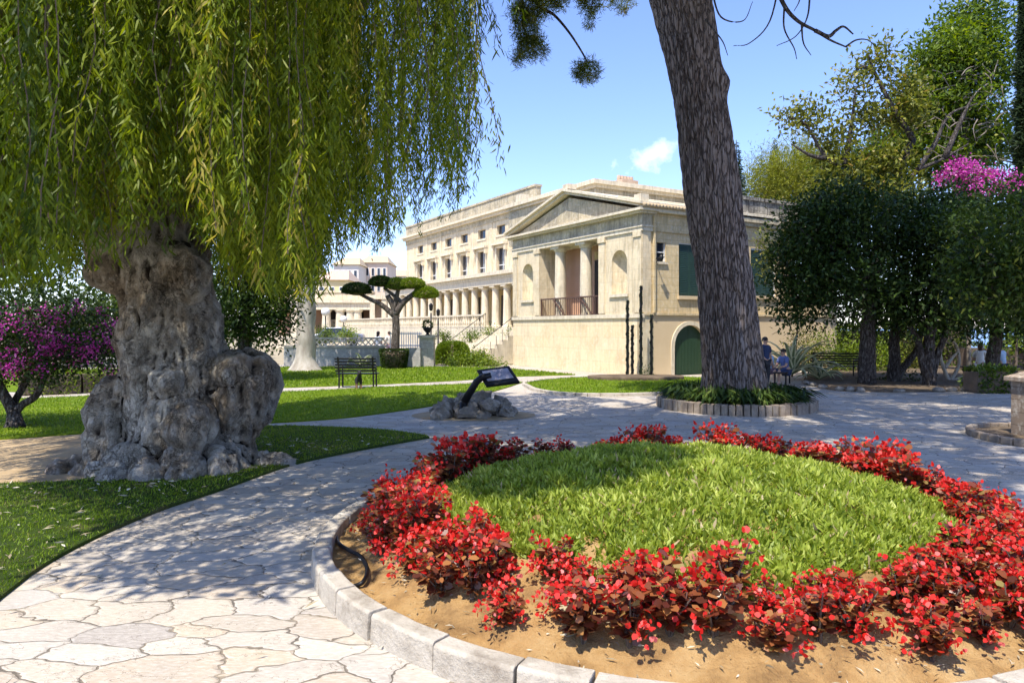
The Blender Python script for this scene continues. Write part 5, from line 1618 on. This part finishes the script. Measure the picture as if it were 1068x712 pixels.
# stakes with climbing plants by the pavilion corner
for (px, pt, Y, lab) in ((654.5, 313, 26.2, 'second tallest dark climbing stake at the pavilion corner, leftmost of four'), (659.5, 339, 26.4, 'shortest dark climbing stake at the pavilion corner'), (668.5, 298, 26.3, 'tallest dark climbing stake at the pavilion corner'), (679.5, 328, 26.0, 'rightmost dark climbing stake beside the peach basement wall')):
    b = W(px, 342 + 1387 / Y, Y); t = W(px - 1, pt, Y); root = empty('climbing_stake', b, 0, lab, 'stake', 'stakes at the pavilion corner')
    hh = t[2]; mb = MB()
    mb.tube([(0, 0, 0), (0, 0, hh)], [.05, .045], 8)
    mb.tube([(.06 * math.cos(q * .55), .06 * math.sin(q * .55), hh * q / 70) for q in range(71)], .018, 5)
    mb.build('twisted_pole', M['iron'], root)
    n = int(260 * hh); z = rng.random(n) * hh; a = rng.random(n) * 6.283
    P = np.stack([.03 * np.cos(a), .03 * np.sin(a), z], 1); D = np.stack([np.cos(a), np.sin(a), rng.normal(size=n) * .6], 1)
    leaf_obj('leaves', leaf_verts(P, D, .05, .026), M['conifer'], root)
c1 = G(662, 396); ring = [(c1[0] + 1.75 * math.cos(a), c1[1] - .2 + .9 * math.sin(a)) for a in np.linspace(0, 6.283, 48)[:-1]]
tag(MB().prism(ccw(ring), .0, .17).build('planter_bed', M['dark_soil'], bevel=.04), 'low oval soil bed holding the climbing stakes at the pavilion corner', 'planter')
shrub('garden_shrub', 'tiny dark shrub in the oval soil bed by the stakes', 674, 390, 26, [wb(673, 391, 26, 5, 5)], 'dark_leaf', .08, .04, 500)
# ================================================================== middle distance left of the pavilion
YT = 34.0
def fr(px, Y=YT): return (px - CX) / F * Y
M['blue_stone'] = ashlar_mat('grey_terrace_stone', (.34, .33, .31), (.40, .38, .35), (.22, .21, .20), 1.3, .5)
root = empty('terrace_wall', (fr(362), YT, 0), 0, 'low grey stone wall with pierced balustrade behind the park bench', 'wall')
x0, x1 = fr(296) - fr(362), fr(400) - fr(362)
B('wall', M['blue_stone'], [(x0, x1, 0, .5, 0, .96)], root)
B('coping', M['kerb'], [(x0, x1 + .1, -.06, .56, .963, 1.05), (x0, x1, .12, .34, 1.36, 1.44)], root)
mb = MB(); x = x0
while x < x1:
    mb.bar((x, .22, 1.05), (x + .28, .22, 1.36), .05); mb.bar((x + .28, .24, 1.05), (x, .24, 1.36), .05); x += .28
mb.build('lattice', M['stone_trim'], root)
# gate piers with urns, white railing
M['pier'] = ashlar_mat('pier_stone', (.36, .33, .30), (.40, .37, .33), (.24, .22, .2), .6, .3)
for px, lab in ((446, 'grey stone gate pier with a dark urn right of the topiary tree'),):
    root = empty('gate_pier', (fr(px), YT, 0), 0, lab, 'pier')
    B('shaft', M['pier'], [(-.33, .33, -.33, .33, 0, 1.42)], root); B('cap', M['kerb'], [(-.42, .42, -.42, .42, 1.423, 1.56)], root)
    mb = MB(); mb.lathe([(.12, 1.562), (.06, 1.64), (.2, 1.8), (.24, 1.92), (.2, 1.94)], n=14); mb.build('urn', M['iron'], root, True)
    n = 160; d = unit(rng.normal(size=(n, 3))); leaf_obj('foliage', leaf_verts(np.array([0, 0, 2.05]) + d * .16, d, .16, .05), M['dark_leaf'], root)
root = empty('white_railing', (fr(425), YT, 0), 0, 'white upright railing between the topiary tree and the gate pier', 'railing')
mb = MB(); a, b = fr(407) - fr(425), fr(440) - fr(425)
B('rail', M['white_paint'], [(a, b, -.03, .03, 1.60, 1.66), (a, b, -.03, .03, 1.02, 1.08), (a, b, -.1, .1, .2, .5)], root)
x = a
while x < b: mb.bar((x, 0, .5), (x, 0, 1.72), .035); x += .11
mb.build('bars', M['white_paint'], root)
root = empty('low_parapet', (fr(428), YT - .5, 0), 0, 'low grey stone base wall below the white railing', 'wall')
B('wall', M['blue_stone'], [(fr(425) - fr(428), fr(440) - fr(428), -.1, .3, 0, .95)], root)
# lamp posts
for px, pt, Y, lab in ((449.5, 316, 36, 'dark iron lamp post above the gate pier'), (457, 322, 38, 'slim dark iron lamp post right of the gate pier')):
    root = empty('lamp_post', (fr(px, Y), Y, 0), 0, lab, 'lamp post'); hh = W(px, pt, Y)[2]
    mb = MB(); mb.lathe([(.12, 0), (.12, .3), (.05, .4), (.04, hh - .5)], n=10); mb.build('post', M['iron'], root, True)
    mb = MB(); mb.lathe([(.04, hh - .4), (.09, hh - .34), (.11, hh - .1), (.03, hh)], n=8); mb.build('lantern', M['iron'], root)
for px, pt, Y, lab in ((339.5, 322, 46, 'lamp post with a large white globe before the far colonnade'), (358.5, 330, 56, 'smaller white globe lamp between the far colonnade columns')):
    root = empty('globe_lamp', (fr(px, Y), Y, 0), 0, lab, 'lamp post'); hh = W(px, pt, Y)[2]
    mb = MB(); mb.lathe([(.10, 0), (.10, .3), (.045, .4), (.04, hh - .4)], n=10); mb.build('post', M['iron'], root, True)
    mb = MB(); mb.blob((0, 0, hh - .2), (.28, .28, .28), 10, 0, 0); mb.build('globe', M['white_paint'], root, True)

# topiary (cloud-pruned) tree
YC = 32.5
root = empty('topiary_tree', G(411, 342 + 1387 / YC - .0), 0, 'cloud pruned topiary tree with flat rounded leaf pads', 'tree'); o_ = Vector((root.location.x, root.location.y, 0)); root.location = o_
mb = MB()
for pts, r0, r1 in (([(411, 384), (412, 362), (413, 340), (411, 322), (404, 308)], .23, .12), ([(412, 330), (398, 318), (386, 312), (374, 306)], .14, .07), ([(412, 328), (420, 316), (432, 306), (440, 300)], .17, .09), ([(411, 322), (414, 308), (416, 298)], .13, .08), ([(420, 316), (408, 306), (400, 300)], .1, .06)):
    sp = smoothpath([Vector(W(x_, y_, YC)) - o_ for x_, y_ in pts], 5); mb.tube(sp, list(np.linspace(r0, r1, len(sp))), 9)
mb.build('trunk', M['soft_bark'], root, True)
for cx_, cy_, rx_, ry_, lf in ((372, 303, 15, 8, 'dark_leaf'), (397, 295, 12, 7, 'dark_leaf'), (414, 298, 12, 8, 'mid_leaf'), (429, 297, 14, 7, 'lime_leaf'), (444, 307, 13, 8, 'lime_leaf')):  # sunlit look painted in: paler lime leaves on right pads, dark on left
    c = Vector(W(cx_, cy_, YC)) - o_; k = YC / F; n = 5200
    d = unit(rng.normal(size=(n, 3))); d[:, 2] = np.where(d[:, 2] < -.3, d[:, 2] * .4, d[:, 2])
    P = np.array(c) + d * np.array([rx_ * k, rx_ * k * .8, ry_ * k]) * (.82 + .2 * rng.random((n, 1)))
    leaf_obj('leaf_pad', leaf_verts(P, d + rng.normal(size=(n, 3)) * .5, .085, .04), M[lf], root, 4, np.clip(rng.normal(.6 if lf == 'lime_leaf' else .4, .2, n), 0, 1))
    m_ = MB(); m_.blob(c, (rx_ * k * .74, rx_ * k * .58, ry_ * k * .62), 10, cx_, .06); m_.build('pad_twigs', M['twig'], root)
root = empty('round_planter', (fr(411, YC), YC, 0), 0, 'dark clipped hedge bowl at the foot of the topiary tree', 'planter')
mb = MB(); mb.lathe([(.42, 0), (.5, .3), (.56, .8)], n=20); mb.build('bowl', M['twig'], root, True)
n = 6000; a = rng.random(n) * 6.283; z = rng.random(n) * .92; r = .48 + .14 * z + .06 * rng.random(n)
top = rng.random(n) < .3; z[top] = .9; r[top] *= np.sqrt(rng.random(top.sum()))
leaf_obj('foliage', leaf_verts(np.stack([r * np.cos(a), r * np.sin(a), z], 1), np.stack([np.cos(a), np.sin(a), rng.normal(size=n) * .5 + .4 * top], 1), .08, .045), M['dark_leaf'], root)

# bushes in front of the steps
root = empty('clipped_bush', (W(472, 378, 36.3)[0], 36.3, 0), 0, 'rounded bright green clipped bush left of the entrance steps', 'bush')
n = 9000; d = unit(rng.normal(size=(n, 3))); d[:, 2] = np.abs(d[:, 2]); sgn = np.sign(d) * np.abs(d) ** .6
P = sgn * np.array([.88, .7, 1.18]) * (.86 + .16 * rng.random((n, 1)))
leaf_obj('foliage', leaf_verts(P, d + rng.normal(size=(n, 3)) * .5, .11, .06), M['lime_leaf'], root, 4, np.clip(rng.normal(.45, .2, n), 0, 1))
mb = MB(); mb.blob((0, 0, .5), (.7, .55, .55), 8, 3, .1); mb.build('branches', M['twig'], root)
shrub('low_plants', 'low yellow green planting in front of the entrance steps', 495, 380, 35, [wb(480, 379, 35, 13, 5), wb(496, 380, 35, 14, 4), wb(512, 381, 34.6, 12, 3.5), wb(488, 377, 35.4, 12, 5), wb(498, 374, 35.6, 10, 5)], 'lime_leaf', .13, .07, 500, None, 'plants')
for px, py, Y, lf, lab, rx, ry in ((462, 351, 41, 'mid_leaf', 'small dark bush on the palace terrace left of the others', 9, 4), (490, 351, 40, 'lime_leaf', 'small light green bush on the palace terrace', 9, 4), (510, 346, 39.5, 'lime_leaf', 'tall narrow potted bush on the palace terrace near the steps', 4, 6), (531, 350, 38, 'mid_leaf', 'small bush beside the pavilion corner on the terrace', 5, 5),
                              (361, 349, 42, 'lime_leaf', 'yellow green rounded bush behind the pierced balustrade', 11, 5), (338, 350, 43, 'mid_leaf', 'dull green bush behind the balustrade near the pale trunk', 10, 7)):
    shrub('garden_bush', lab, px, py, Y, [wb(px, py, Y, rx, ry), wb(px + rx * .4, py + 1, Y - .3, rx * .6, ry * .8)], lf, .11, .06, 260, 'small bushes around the palace terrace', 'bush')

# grey-blue parked car roof line behind the balustrade
def car(px, Y, label, col):
    root = empty('parked_car', (fr(px, Y), Y, .55), .12, label, 'car')
    m = flatmat('car_paint_' + str(px), col, .25, .2, .6)
    prof = [(-2.0, .35), (-2.05, .75), (-1.5, .9), (-1.1, .95), (-.6, 1.38), (.5, 1.42), (1.2, 1.02), (1.95, .9), (2.05, .7), (2.02, .35)]
    mb = MB(); n = len(prof)
    mb.add([(x, -.82 + (.12 if z > 1.2 else 0), z) for x, z in prof] + [(x, .82 - (.12 if z > 1.2 else 0), z) for x, z in prof], [tuple(range(n))[::-1], tuple(range(n, 2 * n))] + [(i, (i + 1) % n, n + (i + 1) % n, n + i) for i in range(n)])
    mb.build('body', m, root, bevel=.06)
    mb = MB(); mb.add([(-.95, -.835, .98), (1.05, -.835, .98), (.45, -.725, 1.34), (-.55, -.725, 1.34)], [(0, 1, 2, 3)]); mb.build('side_window', M['glass'], root)
    for x in (-1.25, 1.3):
        mb = MB(); mb.tube([(x, -.86, .33), (x, -.66, .33)], .33, 18); mb.build('wheel', M['iron'], root)
car(350, 50, 'blue grey parked car behind the pierced balustrade', (.20, .22, .30))

# far colonnade, closing the forecourt
YF = 66.0
root = empty('far_colonnade', (fr(365, YF), YF, 0), .10, 'low curved colonnade building closing the forecourt far left', 'building')
xr = lambda px: fr(px, YF) - fr(365, YF)
zz = lambda py: H + (HY - py) / F * YF
B('back_wall', M['pink'], [(xr(285), xr(405), 2.6, 3.0, 0, zz(323))], root)
B('recess_shade_slab', M['dark_wood'], [(xr(335), xr(376), 2.4, 2.59, 1.0, zz(324))], root)  # flat dark slab standing in for the shade behind the columns
B('entablature', M['stone_trim'], [(xr(285), xr(386), -.4, 3, zz(323), zz(316)), (xr(285), xr(387), -.6, 3, zz(316) + .003, zz(313))], root)
B('upper_wall', M['stone'], [(xr(285), xr(386), .3, 3, zz(313) + .003, zz(305)), (xr(285), xr(388), .2, 3, zz(305) + .003, zz(303))], root)
B('plinth', M['stone_trim'], [(xr(285), xr(405), -.8, 2.5, 0, 1.2)], root)
for px in (310, 325, 341, 355, 365.5, 372.7):
    mb = MB(); mb.lathe([(.50, 1.2), (.46, 1.5), (.38, zz(326)), (.52, zz(324)), (.52, zz(323) - .003)], (xr(px), 0, 0), 14); mb.build('column', M['stone_trim'], root, False)
B('end_pier', M['stone_trim'], [(xr(386), xr(391), -.6, 2.5, 1.203, zz(312)), (xr(398), xr(403), -.6, 2.5, 1.203, zz(312)), (xr(385), xr(404), -.7, 2.5, zz(312) + .003, zz(308))], root)
B('end_arch_wall', M['terracotta'], [(xr(391), xr(398), .6, 1.0, 1.203, zz(312))], root)


def house(px0, px1, pt, pb, Y, label, wall, roof, rows, cols_, depth=9):
    root = empty('town_house', (fr((px0 + px1) / 2, Y), Y, 0), 0, label, 'house', 'town houses beyond the palace')
    hw = (fr(px1, Y) - fr(px0, Y)) / 2; ht = H + (HY - pt) / F * Y
    B('wall', wall, [(-hw, hw, 0, depth, 0, ht)], root)
    mb = MB(); mb.add([(-hw - .3, -.4, ht), (hw + .3, -.4, ht), (hw + .3, depth, ht), (-hw - .3, depth, ht), (-hw + .8, depth / 2, ht + 1.6), (hw - .8, depth / 2, ht + 1.6)], [(0, 1, 5, 4), (1, 2, 5), (2, 3, 4, 5), (3, 0, 4), (3, 2, 1, 0)]); mb.build('roof', roof, root)
    for r in range(rows):
        for c_ in range(cols_):
            x = -hw + 2 * hw * (c_ + .5) / cols_; z = ht - 1.5 - r * 2.6; q_ = min(.6, hw / cols_ * .42)
            if z < 3: continue
            w_ = B('window', M['white_paint'], [(x - q_ - .08, x + q_ + .08, -.06, .02, z - .75, z + .65)], root)
            B('pane', M['glass'], [(x - q_, x + q_, -.09, -.063, z - .65, z + .55)], w_)


M['pale_plaster'] = noisemat('pale_plaster', (.66, .58, .48), (.74, .67, .58), .6, .9, .1)
M['rose_plaster'] = noisemat('rose_plaster', (.64, .50, .38), (.72, .58, .46), .6, .9, .1)
M['yellow_plaster'] = noisemat('yellow_plaster', (.66, .52, .26), (.74, .60, .34), .6, .9, .1)
house(374, 404, 274, 300, 118, 'rose tinted town house with a row of windows above the topiary tree', M['rose_plaster'], M['tile'], 3, 5)
house(348, 374, 276, 300, 112, 'pale town house left of the rose tinted one', M['pale_plaster'], M['tile'], 3, 4)
house(400, 428, 288, 300, 140, 'whitish town house partly hidden by the palace wing', M['pale_plaster'], M['tile'], 2, 5)
house(330, 362, 292, 305, 90, 'yellow ochre house just above the far colonnade', M['yellow_plaster'], M['terracotta'], 2, 3)
house(296, 328, 284, 305, 105, 'pale house behind the pale trunk tree', M['pale_plaster'], M['terracotta'], 2, 4)

# ================================================================== people
M['skin'] = noisemat('skin', (.42, .24, .16), (.50, .30, .21), 6, .6, 0)
M['hair'] = flatmat('dark_hair', (.022, .015, .011), .6)
M['hair2'] = flatmat('brown_hair', (.09, .05, .03), .6)


def person(label, loc, rz, shirt, trousers, pose='stand', dress=False, hair='hair', s=1.0, legs_bare=False):
    root = empty('person', loc, rz, label, 'person')
    sit = pose == 'sit'
    hipz = .50 if sit else .90
    lean = .12 if sit else 0.0
    J = {'pel': (0, 0, hipz, .115), 'bel': (0, -lean * .3, hipz + .16, .115), 'ch': (0, -lean * .8, hipz + .36, .135), 'ns': (0, -lean, hipz + .50, .07), 'nk': (0, -lean * 1.1, hipz + .57, .05), 'h1': (0, -lean * 1.1 - .015, hipz + .66, .082), 'h2': (0, -lean * 1.1 - .01, hipz + .76, .075)}
    E = [('pel', 'bel'), ('bel', 'ch'), ('ch', 'ns'), ('ns', 'nk'), ('nk', 'h1'), ('h1', 'h2')]
    hands = []
    for sx, n in ((-1, 'l'), (1, 'r')):
        J['sh' + n] = (sx * .18, -lean, hipz + .46, .062)
        if sit:
            J['el' + n] = (sx * .23, -.10 - lean, hipz + .20, .045); J['wr' + n] = (sx * .13, -.34, hipz + .16, .03); J['pa' + n] = (sx * .10, -.42, hipz + .15, .034)
            J['kn' + n] = (sx * .11, -.44, hipz + .02, .066); J['an' + n] = (sx * .11, -.42, .09, .044); J['to' + n] = (sx * .12, -.58, .04, .036)
        else:
            J['el' + n] = (sx * .25, .02, hipz + .20, .045); J['wr' + n] = (sx * .24, -.08, hipz - .04, .03); J['pa' + n] = (sx * .24, -.10, hipz - .12, .034)
            J['kn' + n] = (sx * .10, -.03 * sx, .48, .062); J['an' + n] = (sx * .10, .04 * sx, .09, .044); J['to' + n] = (sx * .12, -.12, .035, .036)
        J['hp' + n] = (sx * .095, 0, hipz - .04, .09)
        E += [('ns', 'sh' + n), ('sh' + n, 'el' + n), ('el' + n, 'wr' + n), ('wr' + n, 'pa' + n), ('pel', 'hp' + n), ('hp' + n, 'kn' + n), ('kn' + n, 'an' + n), ('an' + n, 'to' + n)]
        hands.append((sx, Vector(J['wr' + n][:3]), Vector(J['pa' + n][:3])))
    o = skin(J, E, 'pel', 'body', 2)
    # fingers, thumb, nose, ears, eyes joined to the body mesh
    bm = bmesh.new(); bm.from_mesh(o.data); ex = MB()
    for sx, wr, pa in hands:
        d = (pa - wr).normalized(); sd = d.cross(Vector((0, 0, 1)) if sit else Vector((1, 0, 0))).normalized()
        for q, ln in zip((-1.5, -.5, .5, 1.5), (.06, .075, .08, .07)):
            b = pa + sd * q * .015; ex.tube([b, b + d * ln * .6, b + d * ln * .9 + Vector((0, .015 * (0 if sit else 1), -.015))], [.009, .008, .006], 6)
        b = wr.lerp(pa, .5) + sd * .025; ex.tube([b, b + sd * .02 + d * .03, b + sd * .022 + d * .06], [.011, .01, .008], 6)
    hd = Vector(J['h1'][:3])
    ex.tube([hd + Vector((0, -.07, .045)), hd + Vector((0, -.098, .01)), hd + Vector((0, -.075, 0))], [.008, .014, .01], 6)
    for sx in (-1, 1):
        ex.blob(hd + Vector((sx * .083, .01, .02)), (.012, .02, .032), 5, 1, 0)
    me2 = bpy.data.meshes.new('x'); me2.from_pydata(ex.v, [], ex.f); bm.from_mesh(me2); bm.to_mesh(o.data); bm.free(); bpy.data.meshes.remove(me2)
    o.data.materials.append(M['skin']); o.parent = root
    o.data.polygons.foreach_set('use_smooth', np.ones(len(o.data.polygons), bool))
    e = MB()
    for sx in (-1, 1): e.blob(hd + Vector((sx * .03, -.074, .045)), (.011, .008, .008), 5, 1, 0)
    e.build('eyes', M['hair'], root); e = MB(); e.blob(hd + Vector((0, -.078, -.03)), (.024, .008, .007), 5, 1, 0)
    e.build('mouth', flatmat('lips', (.35, .12, .10)), root)

    def cloth(name, keys, edges, grow, mat):
        JJ = {k: (*J[k][:3], J[k][3] + grow) for k in keys}
        c = skin(JJ, edges, keys[0], name, 1); c.data.materials.append(mat); c.parent = root
        return c
    JS = dict(J)
    for n in 'lr':
        a, b = Vector(J['sh' + n][:3]), Vector(J['el' + n][:3]); m = a.lerp(b, .75); J['sl' + n] = (*m, .055)
        a, b = Vector(J['kn' + n][:3]), Vector(J['an' + n][:3]); m = a.lerp(b, .8); J['ce' + n] = (*m, .055)
    cloth('shirt', ['pel', 'bel', 'ch', 'ns', 'shl', 'sll', 'shr', 'slr'], [('pel', 'bel'), ('bel', 'ch'), ('ch', 'ns'), ('ns', 'shl'), ('shl', 'sll'), ('ns', 'shr'), ('shr', 'slr')], .022, shirt)
    cloth('trousers', ['pel', 'hpl', 'knl', 'cel', 'hpr', 'knr', 'cer'] if not legs_bare else ['pel', 'hpl', 'knl', 'hpr', 'knr'],
          [('pel', 'hpl'), ('hpl', 'knl'), ('pel', 'hpr'), ('hpr', 'knr')] + ([] if legs_bare else [('knl', 'cel'), ('knr', 'cer')]), .018, trousers)
    hm = MB(); hm.blob(hd + Vector((0, .022, .065)), (.094, .098, .092), 10, 3, .05)
    if dress: hm.blob(hd + Vector((0, .06, -.06)), (.08, .05, .15), 8, 2, .1)
    hm.build('hair', M[hair], root, True)
    if dress and not sit:
        mb = MB(); mb.lathe([(.145, hipz + .12), (.17, hipz), (.22, hipz - .3), (.28, .40)], n=18); mb.build('skirt', shirt, root, True)
    elif dress:
        mb = MB(); mb.tube([(0, .05, hipz + .05), (0, -.2, hipz + .03), (0, -.44, hipz + .01)], [.17, .18, .19], 14); mb.tube([(0, -.42, hipz + .02), (0, -.46, .25)], [.2, .23], 14); mb.build('skirt', shirt, root, True)
    root.scale = (s, s, s)
    return root


navy = flatmat('navy_cloth', (.03, .045, .10), .85); blue = flatmat('blue_cloth', (.10, .13, .28), .85); lblue = flatmat('light_blue_cloth', (.35, .48, .62), .85)
white = flatmat('white_cloth', (.70, .70, .68), .85); cream = flatmat('cream_cloth', (.58, .54, .46), .85); dark = flatmat('dark_cloth', (.03, .03, .035), .85); mauve = flatmat('mauve_cloth', (.26, .18, .24), .85)
Yq = 22.0
person('person in a dark navy shirt standing half hidden behind the pine trunk', (fr(798, Yq), Yq, 0), .5, navy, dark, 'stand', s=.95)
Ys = 23.6
sb = empty('park_bench', (fr(816, Ys), Ys, 0), 1.1, 'low dark bench under the two seated people by the large agave', 'bench')
B('seat', M['dark_wood'], [(-.75, .75, -.22, .22, .40, .45)], sb); [B('leg', M['iron'], [(x - .025, x + .025, y - .025, y + .025, 0, .4)], sb) for x in (-.62, .62) for y in (-.17, .17)]
person('person seated by the agave in a blue shirt with bare forearms', (fr(817, Ys), Ys - .25, 0), -1.2, blue, navy, 'sit', s=.93, legs_bare=True)
person('person seated by the agave behind the one in blue, in mauve clothes', (fr(810, Ys), Ys + .45, 0), -1.2, lblue, mauve, 'sit', s=.93)
Yr = 26.5
rb = empty('park_bench', (fr(1034, Yr), Yr + .1, 0), 0, 'low bench with two people behind the hedge block at right', 'bench')
B('seat', M['dark_wood'], [(-1.1, 1.1, -.2, .22, .40, .45)], rb); B('leg', M['iron'], [(-.9, -.83, -.18, .18, 0, .4)], rb); B('leg', M['iron'], [(.83, .9, -.18, .18, 0, .4)], rb)
person('person in a white dress with long brown hair seated behind the hedge block', (fr(1022, Yr), Yr, 0), 2.4, white, cream, 'sit', True, 'hair2')
person('person in a light blue shirt seated at the right behind the hedge block', (fr(1046, Yr), Yr, 0), 3.3, lblue, dark, 'sit')
Yp = 37.0
person('person in white clothes walking left of the topiary trunk', (fr(394.5, Yp), Yp, .02), 2.6, white, lblue, 'stand', True, 'hair')
person('person in a pale grey shirt right of the person in white by the topiary trunk', (fr(406, Yp + 2), Yp + 2, .05), 3.6, cream, mauve, 'stand', False, 'hair2', .98)

# ================================================================== camera, light, sky
cam = bpy.data.cameras.new('camera'); co = bpy.data.objects.new('camera', cam); COL.objects.link(co)
co.location = (0, 0, H); co.rotation_euler = (math.pi / 2, 0, 0)
cam.sensor_width = 36; cam.lens = 36 * F / 1068; cam.shift_y = -(356 - HY) / 1068 * -1 * -1
cam.clip_start = .1; cam.clip_end = 12000
SC.camera = co
SUN_EL = 61.0; SH = Vector((-.45, -.893))
el = math.radians(SUN_EL)
S = Vector((SH.x * math.cos(el), SH.y * math.cos(el), math.sin(el))).normalized()
sl = bpy.data.lights.new('sun', 'SUN'); sl.energy = 3.75; sl.angle = math.radians(.5); sl.color = (1.0, .93, .82)
so = bpy.data.objects.new('sun', sl); COL.objects.link(so); so.rotation_euler = S.to_track_quat('Z', 'Y').to_euler()
wd = bpy.data.worlds.new('World'); SC.world = wd; wd.use_nodes = True
nt = wd.node_tree; bg = nt.nodes['Background']
sky = nt.nodes.new('ShaderNodeTexSky'); sky.sky_type = 'NISHITA'; sky.sun_disc = False
sky.sun_elevation = el; sky.sun_rotation = math.atan2(SH.x, SH.y) % (2 * math.pi)
sky.air_density = 1.0; sky.dust_density = .3; sky.ozone_density = 4.5
# one small wispy cloud in the sky, fixed direction
tc = nt.nodes.new('ShaderNodeTexCoord')
cd = Vector(((683 - CX) / F, 1, (HY - 160) / F)).normalized()
mp = nt.nodes.new('ShaderNodeVectorMath'); mp.operation = 'SUBTRACT'; mp.inputs[1].default_value = cd
nt.links.new(tc.outputs['Generated'], mp.inputs[0])
sx = Vector((1, 0, 0)); sz = Vector((0, 0, 1))
mp2 = nt.nodes.new('ShaderNodeMapping'); mp2.inputs['Rotation'].default_value = (0, math.radians(18), 0); nt.links.new(mp.outputs[0], mp2.inputs[0])
mp3 = nt.nodes.new('ShaderNodeMapping'); mp3.inputs['Scale'].default_value = (20, 20, 54); nt.links.new(mp2.outputs[0], mp3.inputs[0])
ln = nt.nodes.new('ShaderNodeVectorMath'); ln.operation = 'LENGTH'; nt.links.new(mp3.outputs[0], ln.inputs[0])
nn = nt.nodes.new('ShaderNodeTexNoise'); nn.inputs['Scale'].default_value = 26; nn.inputs['Detail'].default_value = 7; nn.inputs['Roughness'].default_value = .6
nt.links.new(tc.outputs['Generated'], nn.inputs['Vector'])
den = mth(nt, 'SUBTRACT', mth(nt, 'ADD', mth(nt, 'MULTIPLY', nn.outputs[0], 3.4), -.85), ln.outputs['Value'])
cr = ramp(nt, [(0, (0, 0, 0)), (1.0, (.42, .42, .42))], den)
mx = mixc(nt, sky.outputs[0], (8.5, 8.7, 9.2), cr.outputs[0])
mx = mixc(nt, mx, (.97, .925, 1.09), 1.0, 'MULTIPLY')
nt.links.new(mx, bg.inputs['Color'])
bg.inputs['Strength'].default_value = .15
vs_ = SC.view_settings; vs_.view_transform = 'Standard'; vs_.look = 'None'; vs_.exposure = 1.0; vs_.gamma = 1; vs_.use_curve_mapping = False
SC.render.engine = 'CYCLES'
SC.cycles.use_adaptive_sampling = True; SC.cycles.adaptive_threshold = .025
SC.cycles.max_bounces = 5; SC.cycles.diffuse_bounces = 2; SC.cycles.transmission_bounces = 2; SC.cycles.glossy_bounces = 2
SC.cycles.use_denoising = True
